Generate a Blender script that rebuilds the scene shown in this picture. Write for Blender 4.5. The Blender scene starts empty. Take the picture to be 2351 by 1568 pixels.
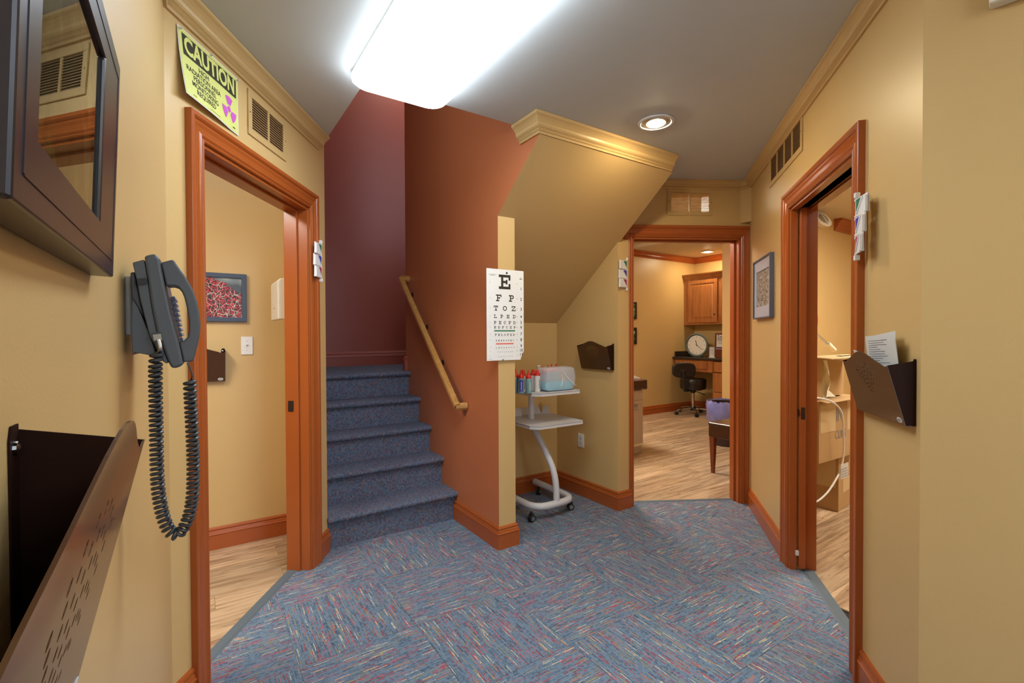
import bpy, bmesh, math, random
from mathutils import Vector, Matrix
random.seed(7)
SC = bpy.context.scene
COL = SC.collection
R = math.radians

# ------------------------------------------------------------------ camera
F_PX = 1091.2
CAM_H = 1.335
PITCH, ROLL = R(.7735), R(-.2231)
cam_d = bpy.data.cameras.new('camera')
cam = bpy.data.objects.new('camera', cam_d)
COL.objects.link(cam)
cam_d.sensor_width = 36.0
cam_d.lens = 36.0 * F_PX / 2351.0
cam_d.clip_start = .01
SC.camera = cam
_f = Vector((0, math.cos(PITCH), -math.sin(PITCH)))
_u0 = Vector((0, math.sin(PITCH), math.cos(PITCH)))
_r0 = Vector((1, 0, 0))
_r = _r0 * math.cos(ROLL) + _u0 * math.sin(ROLL)
_u = -_r0 * math.sin(ROLL) + _u0 * math.cos(ROLL)
cam.matrix_world = Matrix(((_r.x, _u.x, -_f.x, 0), (_r.y, _u.y, -_f.y, 0),
                           (_r.z, _u.z, -_f.z, CAM_H), (0, 0, 0, 1)))

# ------------------------------------------------------------------ world, exposure
SC.view_settings.view_transform = 'Standard'
SC.view_settings.look = 'None'
SC.view_settings.gamma = 1.0
SC.view_settings.use_curve_mapping = False
SC.view_settings.exposure = 0.30
wd = bpy.data.worlds.new('daylight')
SC.world = wd
wd.use_nodes = True
wd.node_tree.nodes['Background'].inputs[0].default_value = (.80, .88, 1.0, 1)
wd.node_tree.nodes['Background'].inputs[1].default_value = 1.6
LENS_STRENGTH = 14.0        # fluorescent ceiling lamp
LENS_COLOR = (.76, .88, 1.0)
CAN_STRENGTH = 380.0        # warm recessed lamp
FILL_LAMP = 32.0            # added unseen lamps in the three rooms and the stairwell
CEIL = 2.52

# ------------------------------------------------------------------ helpers
def ray(x, y):
    dx, dy = (x - 1175.5) / F_PX, (784. - y) / F_PX
    return _f + _r * dx + _u * dy

def floor_at(x, y, z=0.0):
    r = ray(x, y)
    t = (z - CAM_H) / r.z
    return Vector((r.x * t, r.y * t))

class Wall:
    """a vertical plane: x runs right as seen from the room, y goes into the wall, z is up"""
    def __init__(s, p, deg):
        th = R(deg)
        s.p = Vector((p[0], p[1]))
        s.r = Vector((math.sin(th), math.cos(th)))
        s.i = Vector((-math.cos(th), math.sin(th)))
        s.M = Matrix(((s.r.x, s.i.x, 0, p[0]), (s.r.y, s.i.y, 0, p[1]), (0, 0, 1, 0), (0, 0, 0, 1)))
    def pix(s, x, y, d=0.0):
        v = ray(x, y)
        t = (s.p.dot(s.i) - d) / (v.x * s.i.x + v.y * s.i.y)
        q = Vector((v.x * t, v.y * t)) - s.p
        return q.dot(s.r), CAM_H + v.z * t
    def world(s, x, y=0.0):
        return s.p + s.r * x + s.i * y
    def at(s, x, y=0.0, z=0.0):
        return s.M @ Matrix.Translation((x, y, z))

class MB:
    def __init__(s):
        s.v, s.f, s.m = [], [], []
        s.mat = 0
        s.T = None
    def add(s, vs, fs):
        b = len(s.v)
        for p in vs:
            p = Vector(p)
            s.v.append(tuple(s.T @ p) if s.T else tuple(p))
        for f in fs:
            s.f.append([b + k for k in f]); s.m.append(s.mat)
        return s
    def box(s, x0, y0, z0, x1, y1, z1):
        x0, x1 = sorted((x0, x1)); y0, y1 = sorted((y0, y1)); z0, z1 = sorted((z0, z1))
        return s.add([(x0,y0,z0),(x1,y0,z0),(x1,y1,z0),(x0,y1,z0),(x0,y0,z1),(x1,y0,z1),(x1,y1,z1),(x0,y1,z1)],
                     [(0,3,2,1),(4,5,6,7),(0,1,5,4),(1,2,6,5),(2,3,7,6),(3,0,4,7)])
    def prism(s, poly, h0, h1, axis='z'):
        """polygon extruded along an axis; poly is (x,y) for z, (x,z) for y, (y,z) for x"""
        area = sum(poly[i][0]*poly[(i+1)%len(poly)][1]-poly[(i+1)%len(poly)][0]*poly[i][1] for i in range(len(poly)))
        if area < 0: poly = poly[::-1]
        n = len(poly)
        if axis == 'z': g = lambda p, h: (p[0], p[1], h)
        elif axis == 'y': g = lambda p, h: (p[0], h, p[1])
        else: g = lambda p, h: (h, p[0], p[1])
        if axis == 'y': h0, h1 = max(h0, h1), min(h0, h1)
        else: h0, h1 = min(h0, h1), max(h0, h1)
        vs = [g(p, h0) for p in poly] + [g(p, h1) for p in poly]
        fs = [tuple(range(n))[::-1], tuple(range(n, 2*n))]
        fs += [(i, (i+1) % n, n + (i+1) % n, n + i) for i in range(n)]
        return s.add(vs, fs)
    def tube(s, path, r, seg=8, closed=False, caps=True, flat=None):
        P = [Vector(p) for p in path]
        n = len(P)
        rr = r if isinstance(r, (list, tuple)) else [r] * n
        nrm = None
        vs, fs = [], []
        for i in range(n):
            a = P[i-1] if (i > 0 or closed) else P[i]
            b = P[(i+1) % n] if (i < n-1 or closed) else P[i]
            t = (b - a).normalized()
            if nrm is None:
                h = Vector((0, 0, 1)) if abs(t.z) < .9 else Vector((1, 0, 0))
                nrm = (h - t * h.dot(t)).normalized()
            else:
                nrm = (nrm - t * nrm.dot(t))
                nrm = nrm.normalized() if nrm.length > 1e-6 else t.orthogonal().normalized()
            bi = t.cross(nrm)
            for k in range(seg):
                an = 2 * math.pi * (k + .5) / seg
                w = (flat or 1.0)
                vs.append(P[i] + (nrm * math.cos(an) + bi * math.sin(an) * w) * rr[i])
        rows = n if closed else n - 1
        for i in range(rows):
            j = (i + 1) % n
            for k in range(seg):
                l = (k + 1) % seg
                fs.append((i*seg+k, i*seg+l, j*seg+l, j*seg+k))
        if caps and not closed:
            fs.append(tuple(range(seg))[::-1]); fs.append(tuple((n-1)*seg + k for k in range(seg)))
        return s.add(vs, fs)
    def lathe(s, prof, c=(0, 0, 0), axis='z', seg=24, cap=True):
        """prof: (radius, height) pairs going up the axis"""
        vs, fs = [], []
        for r_, h in prof:
            for k in range(seg):
                a = 2*math.pi*k/seg
                x, y = r_*math.cos(a), r_*math.sin(a)
                if axis == 'z': q = (x, y, h)
                elif axis == 'y': q = (x, -h, y)
                else: q = (h, x, y)
                vs.append((q[0]+c[0], q[1]+c[1], q[2]+c[2]))
        n = len(prof)
        for i in range(n-1):
            for k in range(seg):
                l = (k+1) % seg
                fs.append((i*seg+k, i*seg+l, (i+1)*seg+l, (i+1)*seg+k))
        if cap:
            fs.append(tuple(range(seg))[::-1]); fs.append(tuple((n-1)*seg+k for k in range(seg)))
        return s.add(vs, fs)
    def sphere(s, c, r_, seg=16, rings=8, sc=(1, 1, 1)):
        vs, fs = [], []
        for i in range(rings+1):
            p = math.pi*i/rings
            for k in range(seg):
                a = 2*math.pi*k/seg
                vs.append((c[0]+r_*sc[0]*math.sin(p)*math.cos(a), c[1]+r_*sc[1]*math.sin(p)*math.sin(a), c[2]-r_*sc[2]*math.cos(p)))
        for i in range(rings):
            for k in range(seg):
                l = (k+1) % seg
                fs.append((i*seg+k, i*seg+l, (i+1)*seg+l, (i+1)*seg+k))
        return s.add(vs, fs)
    def build(s, name, mats, parent=None, M=None, smooth=False, bevel=None, kind=None, label=None, seg=2):
        me = bpy.data.meshes.new(name)
        me.from_pydata(s.v, [], s.f)
        for m in (mats if isinstance(mats, (list, tuple)) else [mats]):
            me.materials.append(m)
        me.polygons.foreach_set('material_index', s.m)
        bm = bmesh.new(); bm.from_mesh(me)
        bmesh.ops.remove_doubles(bm, verts=bm.verts, dist=1e-6)
        bmesh.ops.recalc_face_normals(bm, faces=bm.faces)
        bm.to_mesh(me); bm.free()
        if smooth:
            me.polygons.foreach_set('use_smooth', [True]*len(me.polygons))
            try: me.set_sharp_from_angle(angle=R(38))
            except Exception: pass
        me.update()
        o = bpy.data.objects.new(name, me)
        COL.objects.link(o)
        if parent is not None: o.parent = parent
        if M is not None:
            if parent is not None: o.matrix_local = M
            else: o.matrix_world = M
        if bevel:
            b = o.modifiers.new('bevel', 'BEVEL'); b.width = bevel; b.segments = seg; b.limit_method = 'ANGLE'; b.angle_limit = R(40)
            b.harden_normals = False
        if kind: o['kind'] = kind
        if label: o['label'] = label
        return o

def tag(o, label, cat, group=None):
    o['label'] = label; o['category'] = cat
    if group: o['group'] = group
    return o

def thing(name, label, cat, M, group=None):
    o = bpy.data.objects.new(name, None)
    COL.objects.link(o)
    o.empty_display_size = .05
    o.matrix_world = M
    return tag(o, label, cat, group)

def setting(name, M=None, label=None):
    o = bpy.data.objects.new(name, None)
    COL.objects.link(o)
    o.empty_display_size = .05
    if M is not None: o.matrix_world = M
    o['kind'] = 'structure'
    if label: o['label'] = label
    return o

def dup(root, M=None, label=None):
    """copy of a thing with copies of its parts and sub-parts"""
    r_ = root.copy(); COL.objects.link(r_)
    if M is not None: r_.matrix_world = M
    if label: r_['label'] = label
    for ch in list(root.children):
        c = ch.copy(); COL.objects.link(c); c.parent = r_
        for g in ch.children:
            d = g.copy(); COL.objects.link(d); d.parent = c
    return r_

def text_mb(txt, size, mb, x, y, z, bold=0.0, align='CENTER', sx=1.0, space=1.0, M=None):
    """lettering standing on the wall plane (x right, z up) at depth y; adds to an MB"""
    cu = bpy.data.curves.new('lettering', 'FONT')
    cu.body = txt; cu.size = size; cu.align_x = align; cu.align_y = 'CENTER'
    cu.offset = bold; cu.space_character = space; cu.resolution_u = 3
    cu.space_line = .92
    ob = bpy.data.objects.new('lettering', cu)
    me = bpy.data.meshes.new_from_object(ob)
    vs = [(x + v.co.x * sx, y, z + v.co.y) for v in me.vertices]
    if M: vs = [tuple(M @ Vector(v)) for v in vs]
    mb.add(vs, [tuple(p.vertices) for p in me.polygons])
    bpy.data.objects.remove(ob); bpy.data.meshes.remove(me); bpy.data.curves.remove(cu)
    return mb

def plate_with_holes(outline, holes, t):
    """flat plate (x,z) with round holes, thickness t along y; returns mesh data"""
    cu = bpy.data.curves.new('plate', 'CURVE')
    cu.dimensions = '2D'; cu.fill_mode = 'BOTH'; cu.extrude = t / 2
    def sp(pts):
        q = cu.splines.new('POLY'); q.points.add(len(pts) - 1)
        for k, p in enumerate(pts): q.points[k].co = (p[0], p[1], 0, 1)
        q.use_cyclic_u = True
    sp(outline)
    for hx, hz, hr in holes:
        sp([(hx + hr*math.cos(2*math.pi*k/8), hz + hr*math.sin(2*math.pi*k/8)) for k in range(8)])
    ob = bpy.data.objects.new('plate', cu)
    me = bpy.data.meshes.new_from_object(ob)
    vs = [tuple(v.co) for v in me.vertices]; fs = [tuple(p.vertices) for p in me.polygons]
    bpy.data.objects.remove(ob); bpy.data.meshes.remove(me); bpy.data.curves.remove(cu)
    return vs, fs

def clip_poly(poly, planes):
    """poly (x,y) clipped by half planes (a,b,c): keep a*x+b*y<=c"""
    for a, b, c in planes:
        out = []
        for i in range(len(poly)):
            p, q = poly[i], poly[(i+1) % len(poly)]
            dp, dq = a*p[0]+b*p[1]-c, a*q[0]+b*q[1]-c
            if dp <= 0: out.append(p)
            if (dp < 0 < dq) or (dq < 0 < dp):
                t = dp/(dp-dq); out.append((p[0]+(q[0]-p[0])*t, p[1]+(q[1]-p[1])*t))
        poly = out
        if len(poly) < 3: return []
    return poly

def half(p, q):
    """half plane keeping the left side of p->q"""
    dx, dy = q[0]-p[0], q[1]-p[1]
    return (dy, -dx, dy*p[0]-dx*p[1])

def offset_path(path, d, closed=False):
    """2D path moved to its right by d with mitred corners"""
    n = len(path); out = []
    for i in range(n):
        p = Vector(path[i])
        dirs = []
        if i > 0 or closed: dirs.append((p - Vector(path[i-1])).normalized())
        if i < n-1 or closed: dirs.append((Vector(path[(i+1) % n]) - p).normalized())
        ns_ = [Vector((t.y, -t.x)) for t in dirs]
        if len(ns_) == 1: out.append(p + ns_[0]*d)
        else:
            b = (ns_[0]+ns_[1]).normalized()
            out.append(p + b*(d/max(.2, b.dot(ns_[0]))))
    return out

def sweep(path, prof, name, mat, kind='structure', parent=None, smooth=False):
    """profile (distance to the right of the path, height) run along a plan path"""
    n = len(path); vs, fs = [], []
    for d, z in prof:
        for p in offset_path(path, d): vs.append((p.x, p.y, z))
    m = len(prof)
    for j in range(m):
        k = (j+1) % m
        for i in range(n-1):
            fs.append((j*n+i, j*n+i+1, k*n+i+1, k*n+i))
    fs.append(tuple(j*n for j in range(m))); fs.append(tuple(j*n+n-1 for j in range(m))[::-1])
    return MB().add(vs, fs).build(name, mat, parent=parent, kind=kind, smooth=smooth)

# ------------------------------------------------------------------ materials
def lin(c):
    c = [v/255. for v in c]
    return tuple(v/12.92 if v <= .04045 else ((v+.055)/1.055)**2.4 for v in c)

def nodes(name):
    m = bpy.data.materials.new(name); m.use_nodes = True
    nt = m.node_tree
    return m, nt, nt.nodes['Principled BSDF']

def N(nt, typ, **kw):
    n = nt.nodes.new(typ)
    for k, v in kw.items():
        if k.startswith('in_'):
            key = k[3:]
            key = int(key) if key.isdigit() else key.replace('_', ' ')
            n.inputs[key].default_value = v
        else: setattr(n, k, v)
    return n

def plain(name, col, rough=.5, metal=0.0, spec=.5, var=.06, scale=8.0, bump=0.0, bscale=120.0, coat=0.0):
    """paint, plastic or metal with a faint mottling and relief"""
    m, nt, b = nodes(name)
    tc = N(nt, 'ShaderNodeTexCoord')
    nz = N(nt, 'ShaderNodeTexNoise', in_Scale=scale, in_Detail=3.0)
    nt.links.new(tc.outputs['Object'], nz.inputs['Vector'])
    rp = N(nt, 'ShaderNodeMix', data_type='RGBA')
    a = tuple(max(0, c*(1-var)) for c in col); d = tuple(min(1, c*(1+var)) for c in col)
    rp.inputs['A'].default_value = (*a, 1); rp.inputs['B'].default_value = (*d, 1)
    nt.links.new(nz.outputs['Fac'], rp.inputs['Factor'])
    nt.links.new(rp.outputs['Result'], b.inputs['Base Color'])
    b.inputs['Roughness'].default_value = rough
    b.inputs['Metallic'].default_value = metal
    b.inputs['Specular IOR Level'].default_value = spec
    if coat: b.inputs['Coat Weight'].default_value = coat; b.inputs['Coat Roughness'].default_value = .08
    if bump:
        n2 = N(nt, 'ShaderNodeTexNoise', in_Scale=bscale, in_Detail=2.0)
        nt.links.new(tc.outputs['Object'], n2.inputs['Vector'])
        bp = N(nt, 'ShaderNodeBump', in_Strength=bump, in_Distance=.002)
        nt.links.new(n2.outputs['Fac'], bp.inputs['Height'])
        nt.links.new(bp.outputs['Normal'], b.inputs['Normal'])
    return m

def emitter(name, col, s):
    m, nt, b = nodes(name)
    b.inputs['Base Color'].default_value = (.8, .8, .8, 1)
    b.inputs['Emission Color'].default_value = (*col, 1)
    b.inputs['Emission Strength'].default_value = s
    b.inputs['Roughness'].default_value = .4
    return m

def ramp(nt, stops, interp='LINEAR'):
    r_ = N(nt, 'ShaderNodeValToRGB')
    r_.color_ramp.interpolation = interp
    e = r_.color_ramp.elements
    while len(e) < len(stops): e.new(.5)
    for k, (p, c) in enumerate(stops):
        e[k].position = p; e[k].color = (*c, 1)
    return r_

def math_n(nt, op, a, b=None):
    n = N(nt, 'ShaderNodeMath', operation=op)
    for k, v in enumerate((a, b)):
        if v is None: continue
        if isinstance(v, (int, float)): n.inputs[k].default_value = v
        else: nt.links.new(v, n.inputs[k])
    return n.outputs[0]

def carpet(name, along, across, stair=False):
    """loop pile: slate blue ground with short red, olive and pale yarn dashes"""
    m, nt, b = nodes(name)
    tc = N(nt, 'ShaderNodeTexCoord'); oi = N(nt, 'ShaderNodeObjectInfo')
    sp = N(nt, 'ShaderNodeSeparateXYZ')
    nt.links.new(tc.outputs['Object'], sp.inputs[0])
    X, Y, Z = sp.outputs
    if stair: Y = math_n(nt, 'ADD', Y, Z)
    rnd = math_n(nt, 'MULTIPLY', oi.outputs['Random'], 57.0)
    row = math_n(nt, 'FLOOR', math_n(nt, 'MULTIPLY', math_n(nt, 'ADD', Y, rnd), across))
    w1 = N(nt, 'ShaderNodeTexWhiteNoise', noise_dimensions='1D')
    nt.links.new(row, w1.inputs['W'])
    sh = math_n(nt, 'MULTIPLY', w1.outputs['Value'], 9.0)
    cellx = math_n(nt, 'FLOOR', math_n(nt, 'ADD', math_n(nt, 'MULTIPLY', X, along), sh))
    cb = N(nt, 'ShaderNodeCombineXYZ')
    nt.links.new(cellx, cb.inputs[0]); nt.links.new(row, cb.inputs[1]); nt.links.new(rnd, cb.inputs[2])
    w2 = N(nt, 'ShaderNodeTexWhiteNoise', noise_dimensions='3D')
    nt.links.new(cb.outputs[0], w2.inputs['Vector'])
    c1, c2, c3 = (.115, .175, .255), (.165, .235, .320), (.085, .130, .195)
    rp = ramp(nt, [(0, c1), (.26, c2), (.50, c3), (.64, c2), (.74, (.36, .105, .130)), (.84, (.33, .29, .17)),
                   (.92, (.48, .16, .18)), (.965, (.56, .53, .38))], 'CONSTANT')
    nt.links.new(w2.outputs['Value'], rp.inputs[0])
    # dotted cross yarns
    fx = N(nt, 'ShaderNodeTexWhiteNoise', noise_dimensions='3D')
    s2 = N(nt, 'ShaderNodeVectorMath', operation='SCALE'); s2.inputs['Scale'].default_value = 330.0 if not stair else 260.0
    nt.links.new(tc.outputs['Object'], s2.inputs[0])
    fl = N(nt, 'ShaderNodeVectorMath', operation='FLOOR'); nt.links.new(s2.outputs[0], fl.inputs[0])
    nt.links.new(fl.outputs[0], fx.inputs['Vector'])
    r2 = ramp(nt, [(0, (.62, .62, .62)), (.5, (1, 1, 1)), (1, (1.0, 1.0, 1.0))])
    nt.links.new(fx.outputs['Value'], r2.inputs[0])
    mx = N(nt, 'ShaderNodeMix', data_type='RGBA', blend_type='MULTIPLY'); mx.inputs['Factor'].default_value = 1
    nt.links.new(rp.outputs[0], mx.inputs['A']); nt.links.new(r2.outputs[0], mx.inputs['B'])
    nz = N(nt, 'ShaderNodeTexNoise', in_Scale=55.0, in_Detail=2.0)
    nt.links.new(tc.outputs['Object'], nz.inputs['Vector'])
    m2 = N(nt, 'ShaderNodeMix', data_type='RGBA'); m2.inputs['B'].default_value = (*c2, 1)
    fac = math_n(nt, 'MULTIPLY', math_n(nt, 'GREATER_THAN', nz.outputs['Fac'], .54), .75)
    nt.links.new(fac, m2.inputs['Factor']); nt.links.new(mx.outputs['Result'], m2.inputs['A'])
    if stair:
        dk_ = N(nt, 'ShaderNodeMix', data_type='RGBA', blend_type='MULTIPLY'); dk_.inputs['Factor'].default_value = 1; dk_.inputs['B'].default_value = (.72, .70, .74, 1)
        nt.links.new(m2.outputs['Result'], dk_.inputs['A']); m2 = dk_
    nt.links.new(m2.outputs['Result'], b.inputs['Base Color'])
    b.inputs['Roughness'].default_value = .95; b.inputs['Specular IOR Level'].default_value = .1
    bp = N(nt, 'ShaderNodeBump', in_Strength=.6, in_Distance=.004)
    nt.links.new(fx.outputs['Value'], bp.inputs['Height']); nt.links.new(bp.outputs['Normal'], b.inputs['Normal'])
    return m

def wood(name, cols, sx=1.0, sy=9.0, rough=.4, dark=(.12, .06, .03), dk=.5, coat=0.0, rnd=True, sz=None, vary=0.0):
    """grain running along the object's x axis"""
    m, nt, b = nodes(name)
    tc = N(nt, 'ShaderNodeTexCoord'); oi = N(nt, 'ShaderNodeObjectInfo')
    mp = N(nt, 'ShaderNodeMapping'); mp.inputs['Scale'].default_value = (sx, sy, sz or sy)
    nt.links.new(tc.outputs['Object'], mp.inputs['Vector'])
    add = N(nt, 'ShaderNodeVectorMath', operation='ADD')
    nt.links.new(mp.outputs[0], add.inputs[0])
    if rnd:
        k = N(nt, 'ShaderNodeVectorMath', operation='SCALE'); k.inputs[0].default_value = (13.1, 37.7, 9.3)
        nt.links.new(oi.outputs['Random'], k.inputs['Scale']); nt.links.new(k.outputs[0], add.inputs[1])
    nz = N(nt, 'ShaderNodeTexNoise', in_Scale=2.2, in_Detail=6.0, in_Roughness=.62, in_Distortion=.6)
    nt.links.new(add.outputs[0], nz.inputs['Vector'])
    rp = ramp(nt, [(.28, cols[0]), (.45, cols[1]), (.6, cols[2]), (.75, cols[1])])
    nt.links.new(nz.outputs['Fac'], rp.inputs[0])
    n2 = N(nt, 'ShaderNodeTexNoise', in_Scale=6.0, in_Detail=3.0, in_Distortion=1.2)
    nt.links.new(add.outputs[0], n2.inputs['Vector'])
    r2 = ramp(nt, [(.60, (0, 0, 0)), (.74, (1, 1, 1))])
    nt.links.new(n2.outputs['Fac'], r2.inputs[0])
    mx = N(nt, 'ShaderNodeMix', data_type='RGBA'); mx.inputs['B'].default_value = (*dark, 1)
    nt.links.new(math_n(nt, 'MULTIPLY', r2.outputs[0], dk), mx.inputs['Factor']); nt.links.new(rp.outputs[0], mx.inputs['A'])
    if vary:
        hv = N(nt, 'ShaderNodeHueSaturation')
        nt.links.new(math_n(nt, 'ADD', math_n(nt, 'MULTIPLY', oi.outputs['Random'], vary), 1 - vary/2), hv.inputs['Value'])
        nt.links.new(mx.outputs['Result'], hv.inputs['Color']); nt.links.new(hv.outputs[0], b.inputs['Base Color'])
    else: nt.links.new(mx.outputs['Result'], b.inputs['Base Color'])
    b.inputs['Roughness'].default_value = rough
    if coat: b.inputs['Coat Weight'].default_value = coat; b.inputs['Coat Roughness'].default_value = .12
    return m

M_YEL = plain('yellow_wall_paint', (.590, .398, .165), .38, bump=.12, bscale=260, var=.03, scale=1.5)
M_YEL2 = plain('yellow_trim_paint', (.555, .372, .155), .30, var=.02)
M_TER = plain('terracotta_wall_paint', (.47, .150, .055), .36, bump=.10, bscale=260, var=.03, scale=1.5)
M_RED = plain('maroon_wall_paint', (.300, .066, .044), .40, bump=.10, bscale=260, var=.03, scale=1.5)
M_CEIL = plain('grey_ceiling_paint', (.54, .56, .55), .7, bump=.05, bscale=300, var=.02)
M_CEIL2 = plain('cream_ceiling_paint', (.62, .52, .38), .7, var=.02)
M_TRIM = plain('orange_brown_trim_paint', (.36, .085, .016), .24, var=.05, scale=5)
M_CARPET = carpet('carpet_tile_pile', 17.0, 260.0)
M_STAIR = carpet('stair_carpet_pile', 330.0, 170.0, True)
M_PLANK = wood('vinyl_plank', [(.20, .115, .062), (.36, .235, .135), (.56, .40, .25)], 1.0, 15.0, .34, (.085, .050, .032), .9, vary=.35)
M_STRIP = plain('grey_vinyl_strip', (.10, .135, .165), .5)
M_OAK = wood('oak_handrail', [(.34, .155, .036), (.45, .22, .055), (.51, .27, .080)], 3.0, 22.0, .26, (.30, .13, .03), .4, .3, False)
M_CAB = wood('cherry_cabinet', [(.25, .080, .020), (.33, .110, .028), (.40, .145, .040)], 11.0, 11.0, .28, (.20, .06, .015), .25, .3, False, 1.1)
M_GRANITE = plain('dark_laminate', (.028, .022, .018), .16, var=.6, scale=90)
M_WHITE = plain('white_plastic', (.74, .74, .74), .35, var=.02)
M_WHITE2 = plain('off_white_plastic', (.72, .66, .54), .35, var=.03)
M_CART = plain('grey_white_enamel', (.62, .62, .64), .28, var=.02)
M_BLACK = plain('black_plastic', (.012, .012, .014), .35)
M_RUBBER = plain('black_rubber', (.010, .011, .013), .5)
M_CHROME = plain('chrome', (.72, .72, .74), .12, 1.0)
M_STEEL = plain('brushed_steel', (.55, .55, .56), .3, 1.0)
M_BRONZE = plain('dark_bronze', (.055, .035, .028), .3, .6)
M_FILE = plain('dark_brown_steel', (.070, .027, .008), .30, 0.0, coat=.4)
M_FILEIN = plain('shaded_brown_steel_side', (.020, .007, .004), .6, spec=.08)  # same steel as the front, shade put into a darker colour
M_PHONE = plain('slate_phone_plastic', (.070, .080, .092), .40, bump=.15, bscale=900)
M_PHONE2 = plain('dark_phone_plastic', (.036, .040, .046), .4)
M_BLACKFR = plain('black_frame_lacquer', (.016, .010, .013), .30)
M_NAVY = plain('navy_frame', (.045, .065, .105), .4)
M_PAPER = plain('white_paper', (.78, .78, .76), .7, var=.02)
_nt = M_PAPER.node_tree; _pb = _nt.nodes['Principled BSDF']
_tl = N(_nt, 'ShaderNodeBsdfTranslucent'); _tl.inputs['Color'].default_value = (.85, .85, .83, 1)
_ms = N(_nt, 'ShaderNodeMixShader'); _ms.inputs[0].default_value = .35
_nt.links.new(_pb.outputs[0], _ms.inputs[1]); _nt.links.new(_tl.outputs[0], _ms.inputs[2]); _nt.links.new(_ms.outputs[0], _nt.nodes['Material Output'].inputs['Surface'])
M_CARDW = plain('white_card', (.78, .78, .76), .55, var=.02)
M_CREAM = plain('cream_paper', (.80, .73, .55), .7, var=.03)
M_INK = plain('black_ink', (.020, .018, .012), .6)
M_GREYINK = plain('grey_ink', (.22, .22, .24), .6)
M_SIGNY = plain('yellow_sign_card', (.66, .68, .20), .42, var=.02)
M_SIGNB = plain('black_sign_print', (.030, .028, .012), .42)
M_MAG = plain('magenta_print', (.55, .10, .50), .45)
M_GREEN = plain('green_plastic', (.010, .18, .11), .3)
M_BLUE = plain('blue_plastic', (.035, .045, .40), .3)
M_CRIM = plain('crimson_plastic', (.36, .035, .13), .3)
M_REDCAP = plain('red_cap_plastic', (.62, .028, .022), .32)
M_GREENBAR = plain('green_print', (.030, .19, .080), .5)
M_REDBAR = plain('salmon_print', (.72, .17, .13), .5)
M_LEATHER = plain('black_leather', (.012, .010, .011), .32, bump=.2, bscale=300)
M_BROWNLEA = plain('brown_vinyl', (.050, .016, .008), .25, bump=.1, bscale=300)
M_CARD = plain('cardboard', (.46, .285, .125), .75, var=.07, scale=5, bump=.08, bscale=400)
M_CARDL = plain('light_tape', (.62, .46, .25), .5, var=.04)
M_EXAM = plain('beige_exam_table', (.52, .43, .35), .4, var=.02)
M_LEG = plain('red_brown_leg', (.16, .028, .010), .25, coat=.3)
M_DARKGAP = plain('dark_gap', (.010, .006, .004), .8)
M_VENTIN = plain('dark_vent_backing', (.10, .045, .020), .8)
M_SLATE = plain('slate_grey_frame', (.085, .10, .15), .28)
M_MATBOARD = plain('mat_with_reflection_tint', (.44, .48, .60), .30)  # blue-grey of the reflecting glass is put into the mat colour
M_GREYRIM = plain('grey_green_rim', (.10, .13, .13), .35)
M_FACE = plain('clock_face', (.74, .72, .64), .5, var=.02)
M_LENS = emitter('fluorescent_lens', LENS_COLOR, LENS_STRENGTH)
M_CAN = emitter('warm_lamp_glass', (1.0, .82, .52), CAN_STRENGTH)
M_FILL_LAMP = emitter('fill_lamp_glass', (1.0, .93, .80), FILL_LAMP)

# ------------------------------------------------------------------ wall frames
S_TH = -33.7
_S = R(S_TH)
NV = Vector((math.cos(_S), -math.sin(_S)))      # across the stairs, to the right
UV = Vector((math.sin(_S), math.cos(_S)))       # up the stairs
def ns(n, s): return NV * n + UV * s
MS = Matrix(((NV.x, UV.x, 0, 0), (NV.y, UV.y, 0, 0), (0, 0, 1, 0), (0, 0, 0, 1)))   # stair frame: x = n, y = s
TT = S_TH + 90.0
W0 = Wall((-1.163, 1.606), -32.6)
W1 = Wall((-1.15, 2.935), .57)
W2 = Wall((1.366, 3.706), 86.0)
W7 = Wall((1.738, 3.281), 195.5)
W8 = Wall((1.222, 1.42), 136.0)
WT = Wall(ns(1.565, 2.50), S_TH + 180)          # terracotta face
WE = Wall(ns(1.565, 2.50), TT)                  # its narrow end
WA = Wall(ns(2.663, 2.547), S_TH + 180)         # side wall of the alcove
WB = Wall(ns(1.69, 3.28), TT)                   # back of the alcove
WRB = Wall(ns(-2.6, 3.50), TT)                  # back wall of the left room
WX = Wall(ns(3.0, 5.32), TT)                    # long wall of the exam room
WXR = Wall(ns(7.51, 5.32), S_TH + 180)          # its desk wall
WN = Wall(ns(6.15, 3.91), S_TH + 180)           # projecting wall of the exam room
WR3 = Wall(ns(3.2, 2.25), TT)                   # back wall of the right room
THK = .13

def cross2(a, b): return a.x*b.y - a.y*b.x
def meet(A, B):
    t = cross2(B.p - A.p, B.r) / cross2(A.r, B.r)
    return t
XC7 = -meet(W7, W2) * 0 + meet(W7, W2)           # x on W7 of the corner with W2
XC2 = meet(W2, W7)

def wall_boxes(W, name, rects, mat, y1=THK, parent=None, M=None):
    b = MB()
    for x0, z0, x1, z1 in rects: b.box(x0, 0, z0, x1, y1, z1)
    return b.build(name, mat, M=W.M, kind='structure')

def opening_rects(xa, xb, x0, x1, zt, top):
    return [(xa, 0, x0, top), (x1, 0, xb, top), (x0, zt, x1, top)]

def paint(o, test, idx):
    for p in o.data.polygons:
        if test(p.normal): p.material_index = idx

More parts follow.
